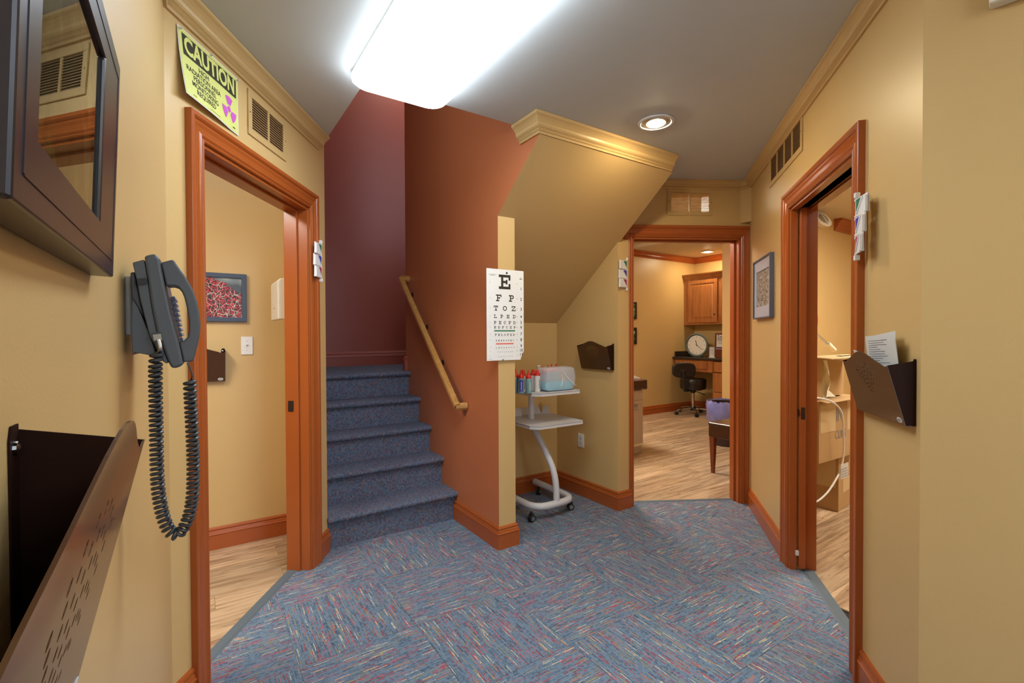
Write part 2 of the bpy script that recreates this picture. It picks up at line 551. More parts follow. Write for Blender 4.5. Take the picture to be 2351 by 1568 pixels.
# ------------------------------------------------------------------ walls
wall_boxes(W0, 'wall_left_near', [(-3.6, 0, 0.0, CEIL)], M_YEL)
L0, _ = W1.pix(468.5, 323.6, .010); L1, LZ = W1.pix(711.5, 479.3, .010)
LZ = (LZ + W1.pix(468.5, 323.6, .010)[1]) / 2
xl = meet(W1, W0)
wall_boxes(W1, 'wall_left', opening_rects(xl - .02, 0.0, L0, L1, LZ, CEIL), M_YEL)
D0, _ = W2.pix(1452, 546, .010); D1, DZ = W2.pix(1702, 546, .010)
VX0, VZ1 = W2.pix(1541, 441, 0); VX1, VZ0 = W2.pix(1628, 488, 0)       # clear opening of the transfer grille
wall_boxes(W2, 'wall_back', [(-.56, 0, D0, CEIL), (D1, 0, XC2 + .1, CEIL), (D0, DZ, VX0, CEIL), (VX1, DZ, D1, CEIL),
                             (VX0, DZ, VX1, VZ0), (VX0, VZ1, VX1, CEIL)], M_YEL)
R0, RZa = W7.pix(1810, 482, .010); R1, RZb = W7.pix(1957, 347, .010)
RZ = (RZa + RZb) / 2
X78 = meet(W7, W8)
wall_boxes(W7, 'wall_right', opening_rects(XC7 - .1, X78 + .0, R0, R1, RZ, CEIL), M_YEL)
wall_boxes(W8, 'wall_right_near', [(0, 0, 4.0, CEIL)], M_YEL, y1=.08)
# small boxed chase in the corner above the back door
xn, zn = W2.pix(1707, 511, .02)
q0 = W2.world(XC2 - .075); q1 = W7.world(XC7 + .075); qc = W2.world(XC2)
MB().prism([tuple(q0), tuple(qc), tuple(q1)], zn, CEIL - .02).build('trim_5', M_YEL2, kind='structure')

# stairwell walls
o = MB().box(0, 0, 0, 3.6, .12, 4.6).build('wall_stair_left', [M_RED, M_YEL], M=Wall(ns(.672, 3.08), S_TH).M, kind='structure')
paint(o, lambda n: n.y > .9, 1)
SB = 5.0
MB().box(.5, SB, .6, 4.2, SB + .12, 4.6).build('wall_stair_back', M_RED, M=MS, kind='structure')
o = MB().prism([(2.50, 0), (4.05, 0), (4.05, 4.6), (2.235, 4.6), (2.235, CEIL), (2.07, CEIL), (2.07, 2.423), (2.50, 2.073)],
               1.565, 1.69, 'x').build('wall_stair_right', [M_TER, M_YEL], M=MS, kind='structure')
paint(o, lambda n: n.x > -.9, 1)
MB().box(.6, 2.135, CEIL + .02, 1.66, 2.235, 4.6).build('wall_stair_front', M_RED, M=MS, kind='structure')
MB().box(2.7, 4.0, 1.0, 2.82, 5.1, 4.6).build('wall_stair_far', M_RED, M=MS, kind='structure')
MB().box(.4, 2.1, 4.6, 4.3, 5.2, 4.7).build('ceiling_stairwell', M_CEIL, M=MS, kind='structure')
MB().prism([(3.30, 1.421), (2.07, 2.423), (2.07, CEIL), (3.42, CEIL), (3.42, 1.48)], 1.60, 2.68, 'x').build('ceiling_stair_soffit', M_YEL, M=MS, kind='structure')
MB().box(1.66, 3.28, 0, 2.72, 3.38, 1.47).build('wall_alcove_back', M_YEL, M=MS, kind='structure')
MB().prism([(2.547, 0), (3.40, 0), (3.40, 1.40), (2.547, 2.06)], 2.663, 2.80, 'x').build('wall_alcove_right', M_YEL, M=MS, kind='structure')

# ------------------------------------------------------------------ ceiling of the hall, open over the stairs
def hp(W, d=.05):        # keep what lies on the room side of a wall
    return (W.i.x, W.i.y, W.p.dot(W.i) + d)
def hp_n(n, keep_below=True): return (NV.x, NV.y, n) if keep_below else (-NV.x, -NV.y, -n)
def hp_s(s, keep_below=True): return (UV.x, UV.y, s) if keep_below else (-UV.x, -UV.y, -s)
def neg(h): return (-h[0], -h[1], -h[2])
BIG = [(-5, -4), (7, -4), (7, 9), (-5, 9)]
YB = (0, -1, 2.6)        # hall goes back to y = -2.6
b = MB()
for pl in ([hp(W0), hp(W1), hp_s(2.235), hp(W2), hp(W7), YB], [hp(W8), neg(hp(W7)), YB], [hp_n(.672), hp_s(2.235, False), hp(W1), hp_s(3.3)],
           [hp_n(1.60, False), hp_s(2.235, False), hp_s(2.9), hp(W2), hp(W7)]):
    pg = clip_poly(BIG, pl)
    if pg: b.prism(pg, CEIL, CEIL + .06)
b.build('ceiling', M_CEIL, kind='structure')

# ------------------------------------------------------------------ floors, tile by tile and plank by plank
fl = setting('floor')
b = MB()
b.box(-5, -3, -.08, 8, 9.5, -.006); b.build('slab', M_DARKGAP, fl)
TS = .5
tile_me = None
cnt = 0
keep = [hp(W0, .02), hp(W7, .11), hp(W2, .10)]
for i in range(-5, 8):
    for j in range(-5, 8):
        n0, s0 = .835 + i*TS, 2.055 + j*TS
        c = ns(n0 + TS/2, s0 + TS/2)
        if c.y < -1.9: continue
        if n0 > 1.4 and s0 > 3.1: continue
        if .3 < n0 < 1.0 and s0 > 3.2: continue
        if n0 < .3 and s0 > 2.6: continue
        cor = [ns(n0, s0), ns(n0+TS, s0), ns(n0+TS, s0+TS), ns(n0, s0+TS)]
        pls = [hp(W0, .02)] + ([hp(W7, .10)] if c.y > 1.2 else []) + ([hp(W2, .075)] if n0 > 2.5 else []) + ([hp(W1, .10)] if c.y > 1.3 else [])
        ok = all(all(h[0]*p.x + h[1]*p.y <= h[2] for p in cor) for h in pls)
        rot = R(90) * ((i + j) % 2)
        Mt = Matrix.Translation((c.x, c.y, 0)) @ Matrix.Rotation(R(-S_TH), 4, 'Z') @ Matrix.Rotation(rot, 4, 'Z')
        if ok:
            if tile_me is None:
                o = MB().box(-TS/2+.0008, -TS/2+.0008, -.006, TS/2-.0008, TS/2-.0008, 0).build('carpet_tile', M_CARPET, fl, Mt)
                tile_me = o.data
            else:
                o = bpy.data.objects.new('carpet_tile', tile_me); COL.objects.link(o); o.parent = fl; o.matrix_local = Mt
        else:
            pg = clip_poly([tuple(p) for p in cor], pls)
            if len(pg) < 3: continue
            inv = Mt.inverted()
            pg = [tuple((inv @ Vector((p[0], p[1], 0)))[:2]) for p in pg]
            if abs(sum(pg[k][0]*pg[(k+1)%len(pg)][1]-pg[(k+1)%len(pg)][0]*pg[k][1] for k in range(len(pg)))) < .002: continue
            MB().prism(pg, -.006, 0).build('carpet_tile', M_CARPET, fl, Mt)

def planks(name, n0, n1, s0, s1, pls, seed, w=.152, ln=1.22):
    rnd = random.Random(seed)
    root = setting(name)
    j = 0; s = s0
    while s < s1:
        n = n0 - rnd.random()*ln
        while n < n1:
            cor = [ns(n, s), ns(n+ln, s), ns(n+ln, s+w), ns(n, s+w)]
            pg = clip_poly([tuple(p) for p in cor], pls + [hp_n(n1), hp_s(s1), hp_n(n0, False)])
            if len(pg) >= 3:
                c = ns(n + ln/2, s + w/2)
                Mt = Matrix.Translation((c.x, c.y, 0)) @ Matrix.Rotation(R(-S_TH), 4, 'Z')
                inv = Mt.inverted()
                pg = [tuple((inv @ Vector((p[0], p[1], 0)))[:2]) for p in pg]
                pg = [(max(-ln/2+.0006, min(ln/2-.0006, x)), max(-w/2+.0006, min(w/2-.0006, y))) for x, y in pg]
                MB().prism(pg, -.005, .002 + .0004*rnd.random()).build('plank', M_PLANK, root, Mt)
            n += ln
        s += w
    return root
planks('floor_left_room', -1.5, .545, 1.2, 3.485, [neg(hp(W1, .12))], 3)
planks('floor_exam_room', 2.85, 7.50, 2.05, 5.31, [neg(hp(W2, .085))], 5)
planks('floor_right_room', 2.6, 6.6, .2, 2.245, [neg(hp(W7, .11))], 8)

# transition strips under the three doors
def strip(W, x0, x1, y0, y1, name):
    MB().add([(x0, y0, 0), (x1, y0, 0), (x1, y1, 0), (x0, y1, 0), (x0, y0+.012, .006), (x1, y0+.012, .006), (x1, y1-.004, .007), (x0, y1-.004, .007)],
             [(0,3,2,1),(4,5,6,7),(0,1,5,4),(1,2,6,5),(2,3,7,6),(3,0,4,7)]).build(name, M_STRIP, M=W.M, kind='structure')
strip(W1, L0, L1, .075, .128, 'trim_6'); strip(W2, D0, D1, .075, .105, 'trim_7'); strip(W7, R0, R1, .065, .125, 'trim_8')

# ------------------------------------------------------------------ door casings
CAS = [(0, 0), (0, .010), (.005, .014), (.010, .013), (.013, .010), (.016, .013), (.021, .016), (.026, .013), (.030, .012), (.045, .014),
       (.056, .019), (.062, .020), (.065, .017), (.068, .021), (.074, .026), (.088, .026), (.090, .024), (.090, 0)]
def casing(W, x0, x1, zt, name):
    vs, fs = [], []
    for w, d in CAS:
        vs += [(x0 - w, -d, 0), (x0 - w, -d, zt + w), (x1 + w, -d, zt + w), (x1 + w, -d, 0)]
    m = len(CAS)
    for k in range(m):
        l = (k+1) % m
        for q in range(3): fs.append((4*k+q, 4*k+q+1, 4*l+q+1, 4*l+q))
    return MB().add(vs, fs).build(name, M_TRIM, M=W.M, kind='structure', smooth=False)
casing(W1, L0 , L1, LZ, 'trim_1'); casing(W2, D0, D1, DZ, 'trim_2'); casing(W7, R0, R1, RZ, 'trim_3')

def jamb(W, x0, x1, zt, name, stop=(.055, .075), y1=THK):
    root = setting(name, W.M)
    MB().box(x0, .001, 0, x0+.014, y1, zt).build('side_jamb', M_TRIM, root)
    MB().box(x1-.014, .001, 0, x1, y1, zt).build('side_jamb', M_TRIM, root)
    MB().box(x0, .001, zt-.014, x1, y1, zt).build('head_jamb', M_TRIM, root)
    if stop:
        a, c = stop
        MB().box(x0+.014, a, 0, x0+.026, c, zt-.014).build('door_stop', M_TRIM, root, bevel=.003)
        MB().box(x1-.026, a, 0, x1-.014, c, zt-.014).build('door_stop', M_TRIM, root, bevel=.003)
        MB().box(x0+.014, a, zt-.026, x1-.014, c, zt-.014).build('door_stop', M_TRIM, root, bevel=.003)
    return root
j1 = jamb(W1, L0, L1, LZ, 'door_1', (.055, .13))
lx = L1 - .0145
b = MB(); _, z = W1.pix(672, 932, -.09)
b.box(lx-.0125-.002, .082, z-.03, lx-.0125, .112, z+.03); b.build('strike_plate', M_BRONZE, j1, label='dark bronze strike plate on orange door jamb')
jamb(W2, D0, D1, DZ, 'door_2', (.05, .09))
# right opening: a pocket between split jambs, with the sliding door half a hand out of it
j3 = setting('door_3', W7.M)
MB().box(R0, .001, 0, R0+.014, .034, RZ).build('side_jamb', M_TRIM, j3)
MB().box(R0-.02, .080, 0, R0+.005, .136, RZ).build('side_jamb', M_TRIM, j3)
MB().box(R1-.014, .001, 0, R1, THK+.01, RZ).build('side_jamb', M_TRIM, j3)
MB().box(R0, .001, RZ-.014, R1, .034, RZ).build('head_jamb', M_TRIM, j3)
MB().box(R0, .096, RZ-.014, R1, .145, RZ).build('head_jamb', M_TRIM, j3)
MB().box(R0-.6, .040, RZ+.0, R1, .092, RZ+.004).build('track_slot_shade', M_DARKGAP, j3)  # thin dark strip standing in for the shade of the track slot
px1 = R0 + .035
slab = MB().box(R0-.70, .042, .018, px1, .074, RZ-.006).build('door_panel', M_TRIM, j3, bevel=.003)
_, z = W7.pix(1832, 945, -.05)
b = MB().lathe([(.022, 0), (.022, .002), (.017, .0015), (.015, -.006), (.0, -.008)], (px1-.018, .042, z), 'y', 20)
b.build('flush_pull', M_BRONZE, slab, label='round dark bronze flush pull')
b = MB().box(px1-.001, .048, z-.034, px1+.0018, .068, z+.034); b.box(px1+.001, .053, z-.010, px1+.005, .063, z+.008)
b.build('edge_pull', M_BRONZE, slab, bevel=.001, label='dark edge pull with small latch')
b = MB(); gx, gz = R0 + .010, W7.pix(1820, 1277, 0)[1]
b.box(gx, .028, gz-.013, gx+.018, .046, gz+.013); b.build('floor_guide', M_WHITE, j3, bevel=.002, label='small white plastic door guide')

# ------------------------------------------------------------------ baseboards and crown mouldings
def base_prof(z=0.0, h=.14, t=.017):
    return [(0, z), (t, z), (t, z+.092), (t+.003, z+.095), (t+.003, z+.098), (t-.002, z+.102), (t-.004, z+.112), (t-.007, z+.118), (t-.009, z+.120),
            (t-.005, z+.124), (t-.005, z+.129), (t-.008, z+.135), (.004, z+h), (0, z+h)]
def crown_prof(zb, zt, p):
    h = zt - zb
    return [(0, zb), (.010, zb), (.014, zb+.10*h), (.022, zb+.16*h), (.019, zb+.22*h), (.026, zb+.28*h), (.030, zb+.30*h), (.036, zb+.38*h), (p*.56, zb+.52*h),
            (p*.70, zb+.66*h), (p*.84, zb+.76*h), (p*.93, zb+.80*h), (p, zb+.84*h), (p, zt-.001), (0, zt-.001)]
A0 = W0.world(0); A1 = W1.world(0)
CO0 = W1.world(xl)
sweep([W0.world(-3.6), CO0, W1.world(L0-.0905)], base_prof(), 'baseboard_left_near', M_TRIM)
sweep([W1.world(L1+.0905), A1, A1 + UV*.018], base_prof(), 'baseboard_left', M_TRIM)
sweep([ns(1.565, 3.098), ns(1.565, 2.50), ns(1.69, 2.50), ns(1.69, 3.28), ns(2.663, 3.28), ns(2.663, 2.547), ns(2.80, 2.547)], base_prof(), 'baseboard_stair', M_TRIM)
sweep([W7.world(XC7+.02), W7.world(R0-.0905)], base_prof(), 'baseboard_right', M_TRIM)
sweep([W7.world(R1+.0905), W7.world(X78), W8.world(3.5)], base_prof(), 'baseboard_right_near', M_TRIM)
LAND = .2045*5
sweep([ns(.672, SB), ns(2.7, SB)], base_prof(LAND, .15), 'baseboard_landing', M_RED)
sweep([ns(-2.6, 3.50), ns(.552, 3.50), ns(.552, 3.2)], base_prof(), 'baseboard_left_room', M_TRIM)
sweep([ns(3.0, 5.32), ns(7.51, 5.32), ns(7.51, 3.91)], base_prof(), 'baseboard_exam_room', M_TRIM)
sweep([ns(6.15, 3.90), ns(6.15, 2.45)], base_prof(), 'baseboard_exam_side', M_TRIM)
sweep([W0.world(-3.6), CO0, W1.world(-.085)], crown_prof(2.440, CEIL, .070), 'trim_9', M_YEL2)
sweep([W2.world(-.53), W2.world(XC2-.075), W7.world(XC7+.075), W7.world(X78), W8.world(3.5)], crown_prof(2.463, CEIL, .062), 'trim_10', M_YEL2)
sweep([ns(1.565, 2.245), ns(1.565, 2.072), ns(2.663, 2.072)], crown_prof(2.425, CEIL, .066), 'trim_11', M_YEL2)
sweep([ns(3.0, 5.32), ns(7.51, 5.32), ns(7.51, 3.91)], crown_prof(2.600, 2.699, .065), 'trim_12', M_TRIM)
sweep([ns(6.15, 3.92), ns(6.15, 2.45)], crown_prof(2.600, 2.699, .065), 'trim_13', M_TRIM)

# ------------------------------------------------------------------ the three rooms beyond
MB().box(0, 0, 0, 3.15, .1, 2.6).build('wall_left_room_back', M_YEL, M=WRB.M, kind='structure')
MB().box(-2.7, -.6, 0, -2.6, 3.6, 2.6).build('wall_left_room_far', M_YEL, M=MS, kind='structure')
MB().box(-2.7, -.7, 0, -.15, -.6, 2.6).build('wall_left_room_near', M_YEL, M=MS, kind='structure')
b = MB(); b.prism(clip_poly(BIG, [neg(hp(W1, .125)), neg(hp(W0, .11)), hp_n(-2.6, False), hp_n(.56), hp_s(3.5), hp_s(-.7, False)]), 2.48, 2.55)
b.build('ceiling_left_room', M_CEIL2, kind='structure')
MB().box(-.1, 0, 0, 4.6, .1, 2.9).build('wall_exam_room_left', M_YEL, M=WX.M, kind='structure')
MB().box(7.51, 3.8, 0, 7.6, 5.4, 2.9).build('wall_exam_room_back', M_YEL, M=MS, kind='structure')
MB().box(6.15, 2.40, 0, 7.6, 3.91, 2.9).build('wall_exam_room_side', M_YEL, M=MS, kind='structure')
MB().box(4.1, 2.25, 0, 7.6, 2.37, 2.9).build('wall_exam_room_right', M_YEL, M=MS, kind='structure')
MB().box(2.78, 2.95, 0, 2.88, 5.4, 2.9).build('wall_exam_room_near', M_YEL, M=MS, kind='structure')
pl = [neg(hp(W2, .125)), hp_s(5.36), hp_s(2.3, False), hp_n(2.8, False)]
b = MB(); b.prism(clip_poly(BIG, pl + [hp_n(5.81, False), hp_n(7.6)]), 2.70, 2.86); b.prism(clip_poly(BIG, pl + [hp_n(5.81)]), 2.757, 2.86)
b.build('ceiling_exam_room', M_CEIL2, kind='structure')
MB().box(6.6, -.6, 0, 6.7, 2.3, 2.6).build('wall_right_room_side', M_YEL, M=MS, kind='structure')
MB().box(2.3, -.7, 0, 6.7, -.6, 2.6).build('wall_right_room_near', M_YEL, M=MS, kind='structure')
b = MB(); b.prism(clip_poly(BIG, [neg(hp(W7, .125)), neg(hp(W8, .1)), hp_s(2.25), hp_n(6.7), hp_s(-.7, False)]), 2.52, 2.6)
b.build('ceiling_right_room', M_CEIL2, kind='structure')
sweep([ns(5.50, 2.25), ns(6.6, 2.25)], crown_prof(2.40, 2.519, .075), 'trim_14', M_TRIM)

# ------------------------------------------------------------------ stairs
RISE, RUN, S1 = .2045, .2225, 3.10
st = thing('staircase', 'carpeted staircase of five steps between maroon and terracotta walls', 'stairs', MS)
st['kind'] = 'structure'
for k in range(5):
    s0, zt = S1 + RUN*k, RISE*(k+1)
    s1 = s0 + RUN + .01 if k < 4 else SB
    n1 = 1.566
    prof = [(s0, RISE*k-.03 if k else -.01), (s0, zt-.036), (s0-.030, zt-.036), (s0-.039, zt-.028), (s0-.042, zt-.016), (s0-.038, zt-.006), (s0-.028, zt), (s1, zt), (s1, RISE*k-.03 if k else -.01)]
    if k < 4:
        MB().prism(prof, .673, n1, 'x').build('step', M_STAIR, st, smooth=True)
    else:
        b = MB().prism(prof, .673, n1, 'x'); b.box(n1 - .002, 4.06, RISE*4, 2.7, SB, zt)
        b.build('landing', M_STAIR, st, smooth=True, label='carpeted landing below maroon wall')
# little post at the landing corner
pp = thing('newel_stub', 'short maroon turned post at the landing edge', 'post', MS @ Matrix.Translation((1.560, 4.035, LAND)))
MB().box(-.024, -.024, 0, .024, .024, .095).build('shaft', M_RED, pp, bevel=.003)
MB().lathe([(.026, .095), (.028, .101), (.020, .107), (.023, .115), (.020, .123), (.010, .130), (.002, .132)], seg=16).build('cap', M_RED, pp, smooth=True)

# ------------------------------------------------------------------ handrail
HR = Wall(ns(1.492, 2.5), S_TH + 180)
def hpx(x, y):
    a, z = HR.pix(x, y); return 2.5 - a, z
sa, za = hpx(1050, 933); sb, zb = hpx(921, 640)
hr = thing('handrail', 'honey oak handrail with wall returns along the terracotta wall', 'handrail', MS)
def bar(path):
    b = MB(); b.tube([(n, s, z) for n, s, z in path], .027, 8, flat=.88)
    return b
d = Vector((0, sb-sa, zb-za)).normalized()
bar([(1.492, sa, za), (1.492, sb, zb)]).build('rail', M_OAK, hr, smooth=True)
bar([(1.484, sa+.012, za-.001), (1.563, sa-.004, za-.002)]).build('wall_return', M_OAK, hr, smooth=True)
bar([(1.484, sb-.012, zb+.001), (1.563, sb+.004, zb+.002)]).build('wall_return', M_OAK, hr, smooth=True)
for t in (.07, .36, .64, .93):
    s_, z_ = sa + (sb-sa)*t, za + (zb-za)*t
    b = MB().tube([(1.492, s_, z_-.022), (1.492, s_, z_-.055), (1.520, s_, z_-.070), (1.563, s_, z_-.072)], .0055, 8)
    b.lathe([(.022, 0), (.022, .004), (.010, .008)], (1.565, s_, z_-.072), 'x', 14)
    b.v = b.v[:-42] + [(1.565-(q[0]-1.565), q[1], q[2]) for q in b.v[-42:]]
    b.box(1.480, s_-.016, z_-.026, 1.504, s_+.016, z_-.020)
    b.build('bracket', M_BRONZE, hr, smooth=True)

# ------------------------------------------------------------------ ceiling lamps
lamp = thing('ceiling_light', 'long white fluorescent ceiling lamp with rounded lens', 'ceiling light', MS @ Matrix.Translation((.815, 1.585, CEIL)))
LW, LL = .225, .63
def rrect(hw, hl, r_, k=6):
    pts = []
    for cx_, cy_, a0 in ((hw-r_, hl-r_, 0), (-hw+r_, hl-r_, 90), (-hw+r_, -hl+r_, 180), (hw-r_, -hl+r_, 270)):
        for q in range(k+1):
            a = R(a0 + 90*q/k); pts.append((cx_ + r_*math.cos(a), cy_ + r_*math.sin(a)))
    return pts
def lens_mb(levels):
    b = MB(); n = 28
    rows = []
    for hw, hl, r_, z in levels: rows.append([(x, y, z) for x, y in rrect(hw, hl, r_)])
    vs = [p for r_ in rows for p in r_]; fs = []
    for i in range(len(rows)-1):
        for k in range(n): fs.append((i*n+k, i*n+(k+1) % n, (i+1)*n+(k+1) % n, (i+1)*n+k))
    fs.append(tuple(range(n))); fs.append(tuple((len(rows)-1)*n+k for k in range(n))[::-1])
    return b.add(vs, fs)
lens_mb([(LW-.01, LL-.01, .05, -.0), (LW-.002, LL-.002, .06, -.018)]).build('base_pan', M_WHITE, lamp)
lens_mb([(LW, LL, .07, -.018), (LW+.002, LL+.002, .07, -.030), (LW, LL, .07, -.046), (LW-.012, LL-.012, .07, -.060), (LW-.032, LL-.032, .07, -.070), (LW-.07, LL-.07, .07, -.077)]).build('lens', M_LENS, lamp, smooth=True)
cc = Vector(floor_at(1506, 279, CEIL))
can = thing('recessed_light', 'round recessed ceiling lamp glowing warm white', 'ceiling light', Matrix.Translation((cc.x, cc.y, CEIL)))
def can_parts(root, r_, mt):
    MB().lathe([(r_*.80, -.002), (r_*.97, -.002), (r_, -.006), (r_*.98, -.010), (r_*.86, -.012), (r_*.80, -.006), (r_*.80, -.002)], seg=32, cap=False).build('trim_ring', M_WHITE, root, smooth=True)
    MB().lathe([(r_*.80, -.004), (r_*.70, -.010), (r_*.52, -.012), (r_*.52, -.002)], seg=32, cap=False).build('reflector', M_STEEL, root, smooth=True)
    MB().lathe([(r_*.52, -.010), (r_*.45, -.016), (r_*.25, -.020), (.001, -.021)], seg=32).build('lamp_glass', mt, root, smooth=True)
can_parts(can, .098, M_CAN)
c2 = Vector(floor_at(1624, 577, 2.70))
can2 = thing('recessed_light', 'small recessed lamp glowing in the exam room ceiling', 'ceiling light', Matrix.Translation((c2.x, c2.y, 2.70)))
can_parts(can2, .11, M_CAN)
def fill_lamp(label, n, s, z, hw, hl):  # unseen lamp added to brighten a room through its opening
    r_ = thing('added_panel_light', label, 'ceiling light', MS @ Matrix.Translation((n, s, z)))
    MB().box(-hw-.02, -hl-.02, -.03, hw+.02, hl+.02, 0).build('housing', M_WHITE, r_)
    MB().box(-hw, -hl, -.045, hw, hl, -.031).build('diffuser', M_FILL_LAMP, r_)
fill_lamp('added ceiling lamp lighting the left room, out of view behind its door head', -.9, 2.2, 2.48, .2, .5)
fill_lamp('added long ceiling lamp lighting the exam room, out of view above its door', 3.65, 4.3, 2.757, .3, .6)
fill_lamp('added ceiling lamp lighting the right room, out of view above its door', 4.6, .7, 2.52, .3, .5)
fill_lamp('added unseen lamp high in the stairwell above the landing', 2.0, 4.55, 4.6, .15, .15)  # added out of view for dim light on the stair walls

# two unseen copies of the hall lamp, added behind the viewpoint as fill light
for dn, ds, lab in ((.9, -1.55, 'added unseen fluorescent fill lamp behind the viewpoint'),
                    (2.0, -1.0, 'added unseen fluorescent fill lamp behind the viewpoint at right')):
    q = dup(lamp, MS @ Matrix.Translation((.0 + dn, ds, CEIL)), lab)

# ------------------------------------------------------------------ wall files
def wall_file(W, x0, zb, label, w=.34, h=.200, DT=.076):
    """pocket on the wall: x0 is its left end, zb its bottom"""
    root = thing('wall_file', label, 'file holder', W.at(x0, 0, zb))
    DBt, TF = .027, .184       # depth at the top and bottom, front height at the ends
    out = [(0, 0), (w, 0), (w, TF)]
    for k in range(1, 24):
        t = k/24.
        bump = .5 - .5*math.cos(2*math.pi*t)
        dip = -.006*math.exp(-((t-.06)/.05)**2) - .006*math.exp(-((t-.94)/.05)**2)
        out.append((w*(1-t), TF + .038*bump**1.25 + dip))
    out.append((0, TF))
    holes = []
    ax, az = w*.5, .070
    for i, ang in enumerate((-40, -29, -18, -6, 6, 18, 29, 40)):
        a = R(ang)
        for j in range(8):
            rr = .020 + j*.0128
            if j == 0 and i % 2: continue
            if j < 2 and i not in (1, 3, 4, 6): continue
            if j < 3 and i in (0, 7) : continue
            if rr*math.cos(a) > .112: continue
            holes.append((ax + rr*math.sin(a)*.92, az + rr*math.cos(a), .0024 + .0002*j))
    holes.append((ax, .042, .0018))
    vs, fs = plate_with_holes(out, holes, .0016)
    sl = (DT-DBt)/TF
    vs = [(x, -(DBt + z*sl) + y_, z) for x, z, y_ in vs]
    MB().add(vs, fs).build('front_panel', M_FILE, root)
    MB().box(.0, -DBt-.001, -.0008, w, -.001, .0008).build('base', M_FILE, root)
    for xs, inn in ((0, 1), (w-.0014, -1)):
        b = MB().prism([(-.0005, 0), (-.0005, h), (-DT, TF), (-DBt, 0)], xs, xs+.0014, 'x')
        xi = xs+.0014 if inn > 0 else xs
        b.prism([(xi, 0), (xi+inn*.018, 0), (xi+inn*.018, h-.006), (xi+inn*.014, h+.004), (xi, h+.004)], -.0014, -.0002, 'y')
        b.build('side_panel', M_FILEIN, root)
        MB().lathe([(.0052, 0), (.0048, .002), (.002, .0035)], (xi+inn*.009, -.0014, h-.012), 'y', 12).build('screw', M_CHROME, root, label='bright screw head')
    st_ = MB().lathe([(.012, 0), (.012, .0008), (.0005, .0009)], (0, 0, 0), 'y', 20)
    st_.v = [(x*1.25 + w-.026, y-(DBt + (.014+z*.72)*sl)-.0009, z*.72+.014) for x, y, z in st_.v]
    lb = st_.build('maker_label', M_PAPER, root, label='white oval maker label')
    b = MB()
    for k in range(5): b.box(w-.034+k*.0034, -(DBt+.016*sl)-.0022, .0115, w-.0318+k*.0034, -(DBt+.012*sl)-.0019, .0165)
    b.build('maker_lettering', M_GREYINK, lb, kind='stuff')
    return root
x_, z_ = W7.pix(2105, 824)
ZF = 1.060
wf7 = wall_file(W7, x_-.34, W7.pix(2104, 979)[1], 'dark brown wall file stuffed with white papers beside the right doorway')
x_, z_ = WA.pix(1410, 850)
wall_file(WA, x_-.34, WA.pix(1410, 850)[1], 'empty dark wall file above the outlet in the alcove')
x_, z_ = WRB.pix(517, 874)
wall_file(WRB, x_-.34, z_, 'dark wall file below the cherry picture in the left room')
x_, z_ = W0.pix(38, 985)
wall_file(W0, x_-.34, z_-.200, 'large dark wall file in the left foreground below the framed picture', h=.2, DT=.071)

# papers in the right-hand file: each sheet its own thing
def sheet(name, label, x0, y0, z0, w, h, lean, rot, mat=M_PAPER, curl=.0, lines=0, W=W7, cat='paper', group=None):
    root = thing(name, label, cat, W.at(x0, y0, z0) @ Matrix.Rotation(R(rot), 4, 'Y') @ Matrix.Rotation(R(lean), 4, 'X'), group)
    b = MB(); nx, nz = 6, 8; vs = []
    f = lambda x, z: -curl*max(0, (z/h-.35))**2 - .2*curl*math.sin(3.1*x/w)
    for sgn in (0, .0006):
        for j in range(nz+1):
            for i in range(nx+1):
                x, z = w*i/nx, h*j/nz; vs.append((x, f(x, z)+sgn, z))
    fs = []; m = (nx+1)*(nz+1)
    for j in range(nz):
        for i in range(nx):
            a = j*(nx+1)+i
            fs.append((a, a+1, a+nx+2, a+nx+1)); fs.append((m+a, m+a+nx+1, m+a+nx+2, m+a+1))
    b.add(vs, fs)
    b.build('sheet', mat, root, smooth=True)
    if lines:
        b = MB()
        rnd = random.Random(int(h*1e4))
        for k in range(lines):
            z = h*.93 - k*h*.8/lines
            x1 = w*(.35 + .55*rnd.random())
            b.box(w*.08, f(w*.3, z)-.0009, z, x1, f(w*.3, z)-.0005, z+.0014)
        b.build('print', M_GREYINK, root, kind='stuff')
    return root
fx = wf7.matrix_world.translation
lx7 = (Vector((fx.x, fx.y)) - W7.p).dot(W7.r); lz7 = fx.z
sheet('paper_sheet', 'white printed form standing tall in the right wall file', lx7+.108, -.0150, lz7+.012, .205, .262, 6, -3, curl=-.004, lines=28)
sheet('paper_sheet', 'plain white sheet behind the printed form in the right wall file', lx7+.100, -.0105, lz7+.010, .200, .262, 4, -6, curl=-.004)
sheet('paper_sheet', 'wide white sheet filling the far half of the right wall file', lx7+.020, -.0060, lz7+.012, .24, .185, 2, 0, curl=-.0)
sheet('paper_sheet', 'narrow folded white slip at the far end of the right wall file', lx7+.030, -.018, lz7+.04, .050, .190, 12, 6, curl=.006, lines=5)
sheet('paper_sheet', 'small grey paper corner sticking out at the far end of the right wall file', lx7+.004, -.030, lz7+.06, .028, .135, 12, -4, curl=.006)

